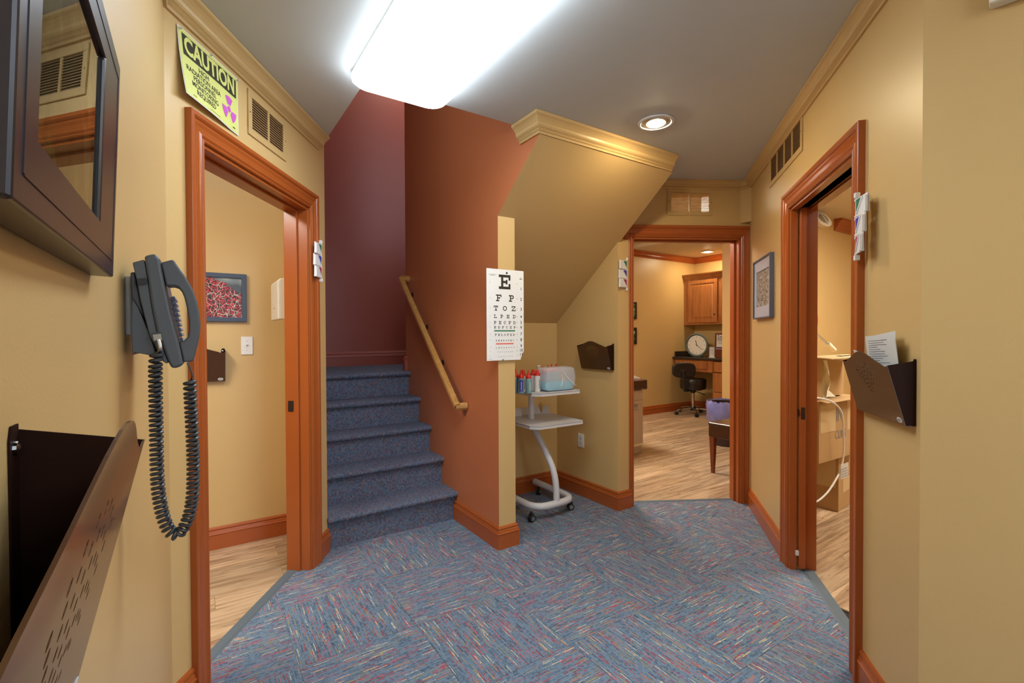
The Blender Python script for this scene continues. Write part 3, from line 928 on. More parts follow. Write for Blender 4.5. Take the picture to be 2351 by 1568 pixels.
# ------------------------------------------------------------------ framed picture in the left foreground
fr_d = .030
xr, _ = W0.pix(264, 622, .022); _, zb = W0.pix(264, 622, fr_d); xl_, _ = W0.pix(20, 457, fr_d); _, zt = W0.pix(272, 42, fr_d+.012)
gxr, gzb = W0.pix(244, 505, fr_d); gxl, gzb2 = W0.pix(80, 313, fr_d); _, gzt = W0.pix(250, 82, fr_d+.010)
gzb = (gzb+gzb2)/2
FWd, FH = xr-xl_, zt-zb
pf = thing('framed_picture', 'large dark framed picture with reflecting glass in the left foreground', 'picture', W0.at(xl_, -.005, zb) @ Matrix.Rotation(R(1.55), 4, 'Z') @ Matrix.Rotation(R(2.2), 4, 'X'))
gl, gr, gb, gt = gxl-xl_, FWd-(xr-gxr), gzb-zb, gzt-zb
b = MB()
D = .026
def frame_mb(b, w, h, l, r_, bo, t, d, inner=.006, d0=0.0):
    """four mitred frame bars; front at -d, inner lip a little lower"""
    O = [(0, 0), (w, 0), (w, h), (0, h)]; I = [(l, bo), (r_, bo), (r_, t), (l, t)]
    vs = [(x, -d0, z) for x, z in O] + [(x, -d, z) for x, z in O] + [(x, -d, z) for x, z in I] + [(x, -d0, z) for x, z in I]
    fs = []
    for k in range(4):
        l_ = (k+1) % 4
        fs += [(k, l_, 4+l_, 4+k), (4+k, 4+l_, 8+l_, 8+k), (8+k, 8+l_, 12+l_, 12+k), (12+k, 12+l_, l_, k)]
    return b.add(vs, fs)
frame_mb(b, FWd, FH, gl, gr, gb, gt, D)
b.build('frame', M_BLACKFR, pf, bevel=.0025)
b = MB(); 
for (x0, z0, x1, z1) in ((.018, .017, FWd-.016, .0195), (.018, FH-.0195, FWd-.016, FH-.017), (.016, .018, .0185, FH-.018), (FWd-.0185, .018, FWd-.016, FH-.018)):
    b.box(x0, -D-.0006, z0, x1, -D+.0005, z1)
b.build('inlay_line', M_BLACKFR, pf, kind='stuff', label='thin raised line along the frame')
def art(name, build):
    m, nt, bs = nodes(name)
    tc = N(nt, 'ShaderNodeTexCoord')
    build(nt, bs, tc.outputs['Object'])
    return m
def forest(nt, bs, v):
    n1 = N(nt, 'ShaderNodeTexNoise', in_Scale=14.0, in_Detail=6.0, in_Distortion=1.5); nt.links.new(v, n1.inputs['Vector'])
    r1 = ramp(nt, [(.3, (.010, .022, .012)), (.48, (.03, .07, .025)), (.58, (.10, .16, .06)), (.7, (.05, .06, .07))])
    nt.links.new(n1.outputs['Fac'], r1.inputs[0]); nt.links.new(r1.outputs[0], bs.inputs['Base Color']); bs.inputs['Roughness'].default_value = .8
M_FOREST = art('forest_print', forest)
MB().box(gl-.004, -.018, gb-.004, gr+.004, -.012, gt+.004).build('print', M_FOREST, pf, label='dark green forest print')
mg, ntg, bg = nodes('picture_glass')
fre = N(ntg, 'ShaderNodeFresnel', in_IOR=1.55); gls = N(ntg, 'ShaderNodeBsdfGlossy', in_Roughness=.0); gls.inputs['Color'].default_value = (.95, .97, 1, 1)
trn = N(ntg, 'ShaderNodeBsdfTransparent'); mxs = N(ntg, 'ShaderNodeMixShader')
ntg.links.new(fre.outputs[0], mxs.inputs[0]); ntg.links.new(trn.outputs[0], mxs.inputs[1]); ntg.links.new(gls.outputs[0], mxs.inputs[2])
ntg.links.new(mxs.outputs[0], ntg.nodes['Material Output'].inputs['Surface'])
M_GLASS = mg
MB().add([(gl, -.0225, gb), (gr, -.0225, gb), (gr, -.0225, gt), (gl, -.0225, gt)], [(0, 1, 2, 3)]).build('glass_pane', M_GLASS, pf, label='clear glass pane mirroring the hall')
b = MB(); 
for (x0, z0, x1, z1) in ((gr-.004, gb, gr, gt), (gl, gb, gr, gb+.003)): b.box(x0, -.0225, z0, x1, -.0175, z1)
b.build('inner_lip', plain('green_glass_edge', (.02, .075, .07), .2), pf, kind='stuff')

# ------------------------------------------------------------------ wall telephone on its jack plate
pz0, pz1 = W0.pix(287, 770)[1], W0.pix(287, 632)[1]
xs0 = W0.pix(287, 700)[0]
plate = thing('telephone_jack_plate', 'white jack plate on the wall behind the telephone', 'wall plate', W0.at(xs0, 0, pz0))
MB().box(0, -.009, 0, .070, 0, pz1-pz0).build('cover', M_WHITE, plate, bevel=.003)
MB().box(.025, -.012, .04, .045, -.009, .06).build('jack', M_BLACK, plate)
S0P = xs0 - .050       # the telephone's near flank stands across the wall here
PH = Wall(W0.world(S0P), -32.6 + 90)
def ph(pts, sc=.2041, ox=280, oy=560): return [PH.pix(ox + x*sc, oy + y*sc) for x, y in pts]
phone = thing('wall_telephone', 'slate grey wall telephone with handset and coiled cord', 'telephone', PH.M)
PW = .165
MB().prism(ph([(100,600),(165,700),(300,1010),(385,1270),(125,1222),(118,1250),(104,1254),(96,900)]), .012, PW-.012, 'y').build('wall_bracket', M_PHONE, phone, bevel=.002)
MB().prism(ph([(84,312),(132,302),(150,420),(185,560),(240,830),(165,705),(98,600),(84,450)]), .010, PW-.010, 'y').build('back_shell', M_PHONE2, phone, bevel=.002)
MB().prism(ph([(112,205),(245,170),(275,330),(330,700),(392,1000),(470,1210),(520,1335),(500,1350),(455,1320),(385,1180),(300,1005),(200,625),(160,400)]), .004, PW-.004, 'y').build('rear_body', M_PHONE, phone, bevel=.003)
MB().prism(ph([(248,132),(340,112),(385,114),(425,168),(482,460),(560,800),(640,1100),(692,1345),(675,1375),(610,1396),(560,1400),(520,1330),(440,1110),(392,1000),(330,700),(278,330)]), 0, PW, 'y').build('front_body', M_PHONE, phone, bevel=.004, seg=3)
hs = ph([(432,205),(565,170),(585,182),(640,262),(700,345),(760,440),(805,530),(845,650),(870,780),(882,900),(874,1010),(850,1130),(825,1230),(800,1322),(770,1330),(690,1330),(640,1108),
         (700,1085),(738,1045),(752,970),(752,880),(742,800),(725,700),(700,600),(670,530),(630,482),(580,466),(495,468)])
MB().prism(hs, .004, .050, 'y').build('handset', M_PHONE, phone, bevel=.006, seg=3, label='slate handset hung on the left of the telephone')
b = MB()
rnd = random.Random(4)
for k in range(9):
    x, y = 545 + (640-545)*k/8., 560 + (1060-560)*k/8.
    p = ph([(x-30, y+4), (x+22, y-4), (x+34, y+34), (x-20, y+44)])
    for q in range(4): b.prism(p, .062+q*.024, .078+q*.024, 'y')
b.build('keypad', plain('grey_key_plastic', (.22, .23, .30), .4), phone, bevel=.001, kind='stuff')
MB().prism(ph([(172,395),(200,388),(270,385),(285,400),(285,440),(270,452),(190,458),(172,430)]), -.0015, .002, 'y').build('volume_key', M_BLACK, phone)
b = MB().prism(ph([(308,1010),(440,988),(462,1090),(352,1105)]), -.001, .003, 'y'); b.build('socket', M_PHONE2, phone)
b = MB().prism(ph([(348,1022),(440,1010),(452,1080),(362,1090)]), -.003, .001, 'y'); b.build('plug', plain('clear_grey_plug', (.34, .33, .27), .2), phone)
# coiled cord
def phw(x, y): a, z = PH.pix(x, y); return Vector((a, -.006, z))
core = [phw(*p) for p in ((361, 812), (358, 838), (358, 880), (359, 940), (360, 1000), (361, 1060), (363, 1110), (368, 1150), (376, 1185), (388, 1213), (402, 1224), (416, 1217), (430, 1192), (439, 1160), (443, 1120), (444, 1060), (442, 1000), (439, 940), (437, 900), (436, 874))]
def resample(P, n):
    L = [0]
    for i in range(1, len(P)): L.append(L[-1] + (P[i]-P[i-1]).length)
    out = []
    for k in range(n):
        t = L[-1]*k/(n-1); i = 1
        while i < len(P)-1 and L[i] < t: i += 1
        u = (t-L[i-1])/(L[i]-L[i-1]); 
        p0, p1, p2, p3 = P[max(0, i-2)], P[i-1], P[i], P[min(len(P)-1, i+1)]
        out.append(.5*((2*p1) + (p2-p0)*u + (2*p0-5*p1+4*p2-p3)*u*u + (3*p1-p0-3*p2+p3)*u**3))
    return out
TURNS, PER = 72, 11
cl = resample(core, TURNS*PER+1)
hel = []
for k, p in enumerate(cl):
    t = (cl[min(k+1, len(cl)-1)] - cl[max(k-1, 0)]).normalized()
    e1 = Vector((0, 1, 0)); e2 = t.cross(e1).normalized()
    a = 2*math.pi*k/PER
    hel.append(p + (e1*math.cos(a) + e2*math.sin(a))*.0072)
lead0 = resample([phw(364, 779), phw(367, 790), phw(369, 803), hel[0]], 8)
lead1 = resample([hel[-1], phw(441, 866), phw(440, 853), phw(433, 838), phw(431, 832)], 10)
MB().tube(hel, .0028, 7).build('coiled_cord', M_PHONE2, phone, smooth=True)
MB().tube(lead0, .0030, 8).build('cord_plug', M_STEEL, phone, smooth=True)
MB().tube(lead1, .0014, 6).build('handset_lead', M_PHONE2, phone, smooth=True)

# ------------------------------------------------------------------ caution sign
c_tl, c_tr, c_br, c_bl = W1.pix(408, 57, .006), W1.pix(547, 178, .006), W1.pix(550, 313, .006), W1.pix(421, 221, .03)
sx0, sx1 = c_tl[0], c_tr[0]; sz1 = (c_tl[1]+c_tr[1])/2; sz0 = c_br[1]
SW, SHh = sx1-sx0, sz1-sz0
sg = thing('caution_sign', 'yellow caution sign about radiation pinned above the left doorway', 'sign', W1.at(sx0, -.003, sz0))
def bulge(x, z):
    u, v = x/SW, 1 - z/SHh
    return .030*(v**1.5)*max(0, 1-u*1.15)**1.0 + .006*math.sin(math.pi*min(1, u))*v + .008*v*v*max(0, u-.8)*5*.3
def curlz(x, z):
    return z
def bend(b, off):
    b.v = [(x, -bulge(x, z)-off-(y_ if False else 0), z) for x, y_, z in b.v]; return b
def grid_rect(x0, z0, x1, z1, nx=14, nz=10):
    b = MB(); vs = [(x0+(x1-x0)*i/nx, 0, z0+(z1-z0)*j/nz) for j in range(nz+1) for i in range(nx+1)]
    fs = [(j*(nx+1)+i, j*(nx+1)+i+1, (j+1)*(nx+1)+i+1, (j+1)*(nx+1)+i) for j in range(nz) for i in range(nx)]
    return b.add(vs, fs)
o = bend(grid_rect(0, 0, SW, SHh), 0).build('panel', M_WHITE, sg, smooth=True, label='white edged card')
bend(grid_rect(.004, .004, SW-.004, SHh-.004), .0008).build('yellow_field', M_SIGNY, sg, smooth=True)
bend(grid_rect(.020, SHh*.615, SW-.016, SHh*.930, 14, 6), .0014).build('black_band', M_SIGNB, sg, smooth=True)
def subdivided_text(txt, size, x, z, bold, align='CENTER', sx=1.0, space=1.0):
    return text_mb(txt, size, MB(), x, 0, z, bold, align, sx, space)
bend(subdivided_text('CAUTION', .084, SW*.5, SHh*.772, .0030, sx=.80), .0022).build('caution_lettering', M_SIGNY, sg, kind='stuff')
b = MB()
for k, t in enumerate(('HIGH', 'RADIATION AREA', 'PERSONNEL', 'MONITORING', 'REQUIRED')):
    text_mb(t, .0265, b, SW*.355, 0, SHh*(.540 - k*.098), .0003, 'CENTER', .95)
bend(b, .0016).build('message_lettering', M_SIGNB, sg, kind='stuff')
b = MB()
tcx, tcz = SW*.805, SHh*.33
b.add([(tcx+.0125*math.cos(2*math.pi*k/18), 0, tcz+.0125*math.sin(2*math.pi*k/18)) for k in range(18)], [tuple(range(18))])
for a0 in (60, 180, 300):
    aa = [R(a0 + q*7.5) for q in range(9)]
    aa = [a - R(30) for a in aa]
    b.add([(tcx+.018*math.cos(a), 0, tcz+.018*math.sin(a)) for a in aa] + [(tcx+.052*math.cos(a), 0, tcz+.052*math.sin(a)) for a in aa[::-1]], [tuple(range(18))])
b.v = [(tcx + (x-tcx)*math.cos(R(-90)) - (z-tcz)*math.sin(R(-90)), y_, tcz + (x-tcx)*math.sin(R(-90)) + (z-tcz)*math.cos(R(-90))) for x, y_, z in b.v]
bend(b, .0018).build('radiation_trefoil', M_MAG, sg, kind='stuff')
b = MB(); b.box(.04, 0, .013, .062, .0004, .015); b.box(SW*.40, 0, .012, SW*.60, .0004, .0135); b.box(SW-.045, 0, .016, SW-.028, .0004, .0205)
bend(b, .0016).build('fine_print', M_SIGNB, sg, kind='stuff')
for px, pzv in ((.010, SHh-.010), (SW*.5, SHh-.006), (SW-.008, SHh-.010)):
    MB().lathe([(.0045, 0), (.0045, .001), (.0022, .002), (.0020, .008), (.0042, .010), (.0040, .012), (.001, .0125)], (px, -.001, pzv), 'y', 12).build('push_pin', plain('clear_pin', (.6, .62, .55), .1), sg, smooth=True, label='clear push pin')

# ------------------------------------------------------------------ air grilles
def grille(W, x0, x1, z0, z1, panes, label, inset=.030, bars=.014, pitch=.0115, dark_backing=True, insz=None):
    root = thing('air_grille', label, 'vent', W.at(x0, 0, z0))
    w, h = x1-x0, z1-z0
    insz = insz or inset
    pw = (w - 2*inset - bars*(panes-1))/panes
    b = MB()
    b.box(0, -.007, 0, w, 0, insz); b.box(0, -.007, h-insz, w, 0, h)
    b.box(0, -.007, insz, inset, 0, h-insz); b.box(w-inset, -.007, insz, w, 0, h-insz)
    b.build('frame', M_YEL2, root, bevel=.002)
    for k in range(panes-1):
        x = inset + pw*(k+1) + bars*k
        MB().box(x, -.006, insz, x+bars, -.001, h-insz).build('mullion', M_YEL2, root)
    if dark_backing: MB().box(inset, -.0006, insz, w-inset, 0, h-insz).build('dark_backing', M_VENTIN, root)  # solid dark backing painted for the shade of an open duct
    for k in range(panes):
        b = MB(); xa = inset + (pw+bars)*k
        z = insz + pitch*.2
        while z < h-insz-.002:
            b.add([(xa, -.0062, z), (xa+pw, -.0062, z), (xa+pw, -.0008, z+.0062), (xa, -.0008, z+.0062), (xa, -.0054, z-.0006), (xa+pw, -.0054, z-.0006), (xa+pw, -.0004, z+.0056), (xa, -.0004, z+.0056)],
                  [(0,1,2,3), (4,7,6,5), (0,4,5,1), (3,2,6,7)])
            z += pitch
        b.build('slats', M_YEL2, root, kind='stuff')
    for x in (.012, w-.012): MB().lathe([(.003, 0), (.0028, .0012), (.0005, .0015)], (x, -.007, h*.5), 'y', 10).build('screw', M_BRONZE, root)
    return root
g = W1.pix(570, 203, .006), W1.pix(658, 369, .006)
grille(W1, g[0][0], g[1][0], W1.pix(571, 306, .006)[1], W1.pix(570, 201, .006)[1], 2, 'yellow painted air grille high on the wall beside the caution sign')
g0, g1 = W2.pix(1532, 494, .006), W2.pix(1636, 434, .006)
grille(W2, g0[0], g1[0], g0[1], g1[1], 2, 'yellow painted see-through air grille above the back doorway', dark_backing=False)
g0, g1 = W7.pix(1766, 431, .006), W7.pix(1841, 347, .006)
z_top = 2.452
grille(W7, g0[0], g1[0], (g0[1]+g1[1])/2, (g0[1]+g1[1])/2 + .205, 4, 'long four-pane air grille above the right doorway')

# ------------------------------------------------------------------ room status flags
def flags(W, xrod, z0, z1, dirn, d0, label, tilt=(2, -1, 3)):
    root = thing('room_flag_signal', label, 'flag signal', W.at(xrod, -d0, z0))
    H = z1-z0; fw = .098
    cap = .020
    b = MB(); b.box(-.007, -.018, 0, .007, 0, cap); b.build('bracket', M_WHITE, root, bevel=.002)
    b = MB(); b.box(-.007, -.018, H-cap, .007, 0, H); b.build('bracket', M_WHITE, root, bevel=.002)
    MB().tube([(0, -.011, cap*.7), (0, -.011, H-cap*.7)], .0035, 8).build('rod', M_WHITE, root, smooth=True)
    fh = (H - 2*cap - .006)/3
    for k, (mc, lab) in enumerate(((M_CRIM, 'white flag with a crimson triangle'), (M_BLUE, 'white flag with a blue triangle'), (M_GREEN, 'white flag with a green triangle'))):
        zb_ = cap + .002 + k*(fh+.001)
        Mt = Matrix.Translation((0, -.011, zb_)) @ Matrix.Rotation(R(-tilt[k]*dirn), 4, 'Z')
        b = MB()
        b.box(dirn*.001, -.003, 0, dirn*fw, .003, fh-.002)
        b.box(-.006, -.005, 0, .006, .005, .006); b.box(-.006, -.005, fh-.010, .006, .005, fh-.002)
        b.box(dirn*(fw-.012), -.010, 0, dirn*fw, .003, fh-.010)
        fo = b.build('flag', M_WHITE, root, Mt, bevel=.001, label=lab)
        z1_ = fh-.006
        MB().prism([(dirn*.006, z1_), (dirn*fw*.50, z1_), (dirn*.006, .010)], -.0042, -.0028, 'y').build('colour_triangle', mc, fo)
        MB().prism([(dirn*fw*.54, z1_), (dirn*fw*.64, z1_), (dirn*.014, .008), (dirn*.007, .008)], -.0060, -.0028, 'y').build('diagonal_rib', M_WHITE, fo)
    return root
a = W1.pix(737, 552, .035); b_ = W1.pix(737, 647, .035)
flags(W1, a[0], b_[1], a[1], -1, .024, 'white flag signal with three coloured flags on the left door casing')
a = W2.pix(1439, 592, .035); b_ = W2.pix(1439, 667, .035)
flags(W2, a[0], b_[1], a[1], -1, .024, 'white flag signal with three coloured flags left of the back doorway', (38, 36, 40))
a = W7.pix(1963, 445, .035); b_ = W7.pix(1969, 597, .035)
flags(W7, (a[0]+b_[0])/2, b_[1], a[1], 1, .024, 'large white flag signal with three coloured flags on the right door casing', (9, 5, 0))

# ------------------------------------------------------------------ picture on the right wall
p_tl, p_br = W7.pix(1731, 602, .02), W7.pix(1774, 729, .02)
p_tr = W7.pix(1770, 580, .02)
pw_, phh = p_tr[0]-p_tl[0], (p_tr[1]+p_tl[1])/2 - W7.pix(1734, 733, .02)[1]
pr = thing('framed_picture', 'slim dark framed street picture on the right wall by the back doorway', 'picture', W7.at(p_tl[0], 0, W7.pix(1734, 733, .02)[1]))
frame_mb(MB(), pw_, phh, .010, pw_-.010, .010, phh-.010, .028).build('frame', M_SLATE, pr, bevel=.002)
frame_mb(MB(), pw_-.018, phh-.018, .058, pw_-.018-.052, .075, phh-.018-.075, .018).build('mat_board', M_MATBOARD, pr, Matrix.Translation((.009, 0, .009)))
def street(nt, bs, v):
    mp = N(nt, 'ShaderNodeMapping'); mp.inputs['Rotation'].default_value = (0, R(28), 0); mp.inputs['Scale'].default_value = (7, 1, 26); nt.links.new(v, mp.inputs['Vector'])
    vo = N(nt, 'ShaderNodeTexVoronoi', distance='CHEBYCHEV', in_Randomness=.8); nt.links.new(mp.outputs[0], vo.inputs['Vector'])
    n1 = N(nt, 'ShaderNodeTexNoise', in_Scale=34.0, in_Detail=4.0); nt.links.new(v, n1.inputs['Vector'])
    sp = N(nt, 'ShaderNodeSeparateColor'); nt.links.new(vo.outputs['Color'], sp.inputs[0])
    r1 = ramp(nt, [(.25, (.10, .08, .09)), (.42, (.28, .25, .22)), (.55, (.17, .20, .20)), (.7, (.46, .44, .40))])
    nt.links.new(math_n(nt, 'MULTIPLY', math_n(nt, 'ADD', sp.outputs[0], n1.outputs['Fac']), .5), r1.inputs[0]); nt.links.new(r1.outputs[0], bs.inputs['Base Color']); bs.inputs['Roughness'].default_value = .25
MB().box(.066, -.012, .083, pw_-.060, -.010, phh-.083).build('print', art('street_print', street), pr)

# ------------------------------------------------------------------ small white box high on the right
bx, bz = W8.pix(2270, 11, .04)
gb_ = thing('wall_sensor', 'small beige wall sensor box at the top right edge', 'sensor', W8.at(bx, 0, bz))
MB().prism([(0, 0), (.012, -.012), (.012, -.04), (0, -.045)], 0, 0.001, 'z')
MB().box(0, -.045, 0, .13, 0, .09).build('housing', M_WHITE2, gb_, bevel=.008)
MB().box(.030, -.0455, .008, .033, -.0445, .02).build('slot', M_BLACK, gb_)

# ------------------------------------------------------------------ eye chart
EC = Wall(ns(1.565, 2.487), TT)
q = [EC.pix(1116, 616), EC.pix(1202, 622), EC.pix(1205, 800), EC.pix(1119, 829), EC.pix(1197, 825)]
ex0, ex1 = (q[0][0]+q[3][0])/2, q[1][0]
ez1 = (q[0][1]+q[1][1])/2; ez0 = (q[3][1]+q[4][1])/2
EW, EH = ex1-ex0, ez1-ez0
ec = thing('eye_chart', 'white letter eye chart hung on the narrow wall end', 'eye chart', EC.at(ex0, 0, ez0))
MB().prism([(0, 0), (EW*.905, 0), (EW*.92, EH*.03), (EW*.955, EH*.045), (EW*.965, EH*.075), (EW, EH*.085), (EW, EH), (0, EH)], 0, .0025, 'y').build('card', M_CARDW, ec)
def slab(ch):
    ring = lambda cx_, cz_, a0, a1, ro, ri, sx=1.0, k=10: [(cx_+sx*ro*math.cos(R(a0+(a1-a0)*i/k)), cz_+ro*math.sin(R(a0+(a1-a0)*i/k))) for i in range(k+1)] + [(cx_+sx*ri*math.cos(R(a1+(a0-a1)*i/k)), cz_+ri*math.sin(R(a1+(a0-a1)*i/k))) for i in range(k+1)]
    q = lambda a, b_, c, d: [(a, b_), (c, b_), (c, d), (a, d)]
    T = .18
    if ch == 'E': return [q(0,0,1,T), q(0,1-T,1,1), q(.2,T,.2+T,1-T), q(.38,.42,.66,.58), q(.60,.34,.74,.42), q(.60,.58,.74,.66), q(.60,.42,.74,.58), q(.84,T,1,.38), q(.84,.62,1,1-T)]
    if ch == 'F': return [q(0,0,.6,T), q(0,1-T,1,1), q(.2,T,.2+T,1-T), q(.38,.42,.62,.58), q(.58,.34,.72,.66), q(.84,.62,1,1-T)]
    if ch == 'P': return [q(0,0,.6,T), q(0,1-T,.66,1), q(.2,T,.2+T,1-T), q(.38,.40,.66,.40+T*.9), ring(.64,.70,-90,90,.30,.13)]
    if ch == 'T': return [q(0,1-T,1,1), q(0,.62,.16,1-T), q(.84,.62,1,1-T), q(.41,T,.59,1-T), q(.2,0,.8,T)]
    if ch == 'O': return [ring(.5,.5,0,180,.5,.33), ring(.5,.5,180,360,.5,.33)]
    if ch == 'C': return [ring(.5,.5,40,320,.5,.33), q(.78,.62,.92,.9)]
    if ch == 'Z': return [q(0,0,1,T), q(0,1-T,1,1), [(.02,T),(.24,T),(.98,1-T),(.76,1-T)], q(.84,T,1,.36), q(0,.64,.16,1-T)]
    if ch == 'L': return [q(0,0,1,T), q(0,1-T,.58,1), q(.2,T,.2+T,1-T), q(.84,T,1,.4)]
    return [q(0,0,.5,T), q(0,1-T,.5,1), q(.16,T,.16+T,1-T), ring(.48,.5,-90,90,.5,.33)]
def chart_row(txt, xc, wd, zc, hh, name='letters'):
    b = MB(); n = len(txt); gap = 0 if n == 1 else (wd-hh*.96)/(n-1)
    for k, ch in enumerate(txt):
        x0 = xc - hh*.48 if n == 1 else xc - wd/2 + gap*k
        for pg in slab(ch): b.prism([(x0+px*hh*.96, zc-hh/2+pz_*hh) for px, pz_ in pg], -.0006, .0003, 'y')
    return b
# rows measured on the chart as fractions of its height: text, centre, width, z, height
fz = lambda y: EH*(1 - y)
for txt, xc, wd, y, hh in (('E', .475, .3, .137, .158), ('FP', .487, .49, .315, .073), ('TOZ', .478, .585, .428, .054), ('LPED', .478, .585, .517, .038), ('PECFD', .478, .585, .585, .032),
                           ('EDFCZP', .478, .58, .637, .026), ('FELOPZD', .478, .53, .719, .022), ('DEFPOTEC', .478, .49, .783, .017), ('LEFODPCT', .485, .50, .861, .0120), ('FDPLTCEO', .49, .41, .908, .0085), ('PEZOLCFTD', .49, .40, .957, .0065)):
    if len(txt) < 7:
        n_, h_, w_ = len(txt), EH*hh, EW*wd
        for k, ch in enumerate(txt):
            xc_ = EW*xc if n_ == 1 else EW*xc - w_/2 + h_*.48 + (w_-h_*.96)/(n_-1)*k
            chart_row(ch, xc_, 0, fz(y), h_).build('letter', M_INK, ec)
    else: chart_row(txt, EW*xc, EW*wd, fz(y), EH*hh).build('small_letters', M_INK, ec, kind='stuff')
MB().box(EW*.19, -.0006, fz(.682), EW*.755, .0003, fz(.668)).build('green_line', M_GREENBAR, ec)
MB().box(EW*.235, -.0006, fz(.825), EW*.71, .0003, fz(.810)).build('red_line', M_REDBAR, ec)
b = MB()
for k, y in enumerate((.205, .322, .433, .518, .583, .634, .713, .776, .847, .895, .945)):
    text_mb(str(k+1), EH*.046, b, EW*.925, -.0006, fz(y), .0004)
b3 = MB()
for k, y in enumerate((.15, .315, .425, .515, .583, .634, .713, .776, .855, .900, .950)):
    b3.box(EW*.80, -.0005, fz(y)-.003, EW*.822, .0003, fz(y)+.003); b3.box(EW*.085, -.0005, fz(y)-.005, EW*.094, .0003, fz(y)+.005)
b.box(EW*.885, -.0005, fz(.095), EW*.955, .0003, fz(.088)); b.box(EW*.91, -.0005, fz(.080), EW*.925, .0003, fz(.073))
b.box(EW*.06, -.0005, fz(.064), EW*.25, .0003, fz(.061)); b.box(EW*.10, -.0005, fz(.073), EW*.21, .0003, fz(.070)); b.box(EW*.04, -.0005, fz(.984), EW*.14, .0003, fz(.982))
b.build('numbers', M_INK, ec, kind='stuff'); b3.build('row_marks', plain('pale_grey_print', (.52, .50, .46), .6), ec, kind='stuff')
MB().lathe([(.006, 0), (.005, .004), (.001, .006)], (EW*.53, -.001, EH*.965), 'y', 12).build('nail', M_BRONZE, ec, label='small dark nail')
MB().lathe([(.004, 0), (.003, .003), (.001, .004)], (EW*.42, -.001, EH*.006), 'y', 10).build('nail', M_BRONZE, ec)

# ------------------------------------------------------------------ trolley in the alcove
CT = 2.19      # its centre line across the alcove
tr = thing('equipment_trolley', 'grey white two shelf trolley on casters in the alcove', 'trolley', MS @ Matrix.Translation((0, 0, 0)))
ZB, RB = .098, .026
ua = [(2.005, 3.20, ZB), (2.005, 2.86, ZB), (2.008, 2.80, ZB), (2.025, 2.755, ZB), (2.055, 2.725, ZB), (2.10, 2.712, ZB), (2.20, 2.71, ZB), (2.27, 2.712, ZB), (2.325, 2.727, ZB), (2.36, 2.765, ZB), (2.372, 2.82, ZB), (2.374, 2.90, ZB), (2.374, 3.22, ZB)]
MB().tube(ua, RB, 14).build('base_frame', M_CART, tr, smooth=True)
pa = [(2.20, 2.715, .10), (2.20, 2.718, .16), (2.20, 2.725, .24), (2.198, 2.742, .31), (2.194, 2.775, .38), (2.186, 2.83, .46), (2.176, 2.89, .54), (2.166, 2.935, .60), (2.160, 2.96, .65), (2.158, 2.97, .70), (2.158, 2.97, .90)]
P_ = [Vector(p) for p in pa]
MB().tube(resample(P_, 40), .024, 14).build('post', M_CART, tr, smooth=True)
def shelf(n0, n1, s0, s1, z, ch, lip, fence):
    b = MB()
    pg = [(n0+ch, s0), (n1-ch*.15, s0), (n1, s0+ch*.15), (n1, s1-ch), (n1-ch, s1), (n0+ch, s1), (n0, s1-ch), (n0, s0+ch)]
    b.prism(pg, z-.006, z)
    o = b.build('shelf', M_CART, tr)
    b = MB(); t = .004
    inn = [(p[0]+(.5*(n0+n1)-p[0])*.02, p[1]+(.5*(s0+s1)-p[1])*.02) for p in pg]
    for k in range(len(pg)):
        l = (k+1) % len(pg)
        hh = lip
        b.prism([pg[k], pg[l], inn[l], inn[k]], z-.022, z+.004)
    b.build('rim', M_CART, o)
    if fence:
        MB().prism([(n0+ch, 0), (n1-ch, 0), (n1-ch-.03, .07), (n0+ch+.03, .07)], s1-.008, s1-.004, 'y').v
        b = MB(); b.add([(n0+ch, s1-.004, z), (n1-ch, s1-.004, z), (n1-ch-.02, s1+.006, z+.062), (n0+ch+.02, s1+.006, z+.062), (n0+ch, s1, z), (n1-ch, s1, z), (n1-ch-.02, s1+.010, z+.062), (n0+ch+.02, s1+.010, z+.062)],
                        [(0,1,2,3),(7,6,5,4),(0,4,5,1),(1,5,6,2),(2,6,7,3),(3,7,4,0)]); b.build('back_fence', M_CART, o)
        b = MB(); b.add([(n1-ch+.006, s1-.006, z), (n1-.004, s1-ch+.006, z), (n1-.006+.004, s1-ch+.02, z+.058), (n1-ch+.020, s1-.002, z+.058), (n1-ch+.009, s1-.003, z), (n1-.001, s1-ch+.009, z), (n1+.001, s1-ch+.023, z+.058), (n1-ch+.023, s1+.001, z+.058)],
                        [(0,1,2,3),(7,6,5,4),(0,4,5,1),(1,5,6,2),(2,6,7,3),(3,7,4,0)]); b.build('corner_fence', M_CART, o)
    return o
shelf(1.965, 2.425, 2.67, 3.13, .688, .055, .01, True)
shelf(1.980, 2.395, 2.67, 3.06, .921, .050, .01, False)
MB().box(2.03, 2.80, .896, 2.30, 3.03, .915).build('shelf_support', M_CART, tr)
def caster(n, s, ang):
    c = Matrix.Translation((n, s, 0)) @ Matrix.Rotation(R(ang), 4, 'Z')
    o = MB().lathe([(.004, .062), (.007, .062), (.007, .078)], seg=10).box(-.014, -.012, .040, .014, .012, .064).build('caster', M_BLACK, tr, c, bevel=.003)
    for y0 in (-.019, .003):
        MB().lathe([(.012, 0), (.024, .001), (.026, .004), (.026, .012), (.024, .015), (.012, .016)], (0, y0+.016, .026), 'y', 20).build('wheel', M_RUBBER, o, smooth=True)
    b = MB().lathe([(.016, 0), (.015, .0012), (.001, .0014)], (0, -.019, .026), 'y', 16); b.build('hub_cap', M_STEEL, o)
for n, s, a in ((1.985, 2.735, 10), (2.368, 2.755, -18), (2.374, 3.17, 35), (2.005, 3.17, 20)): caster(n, s, a)

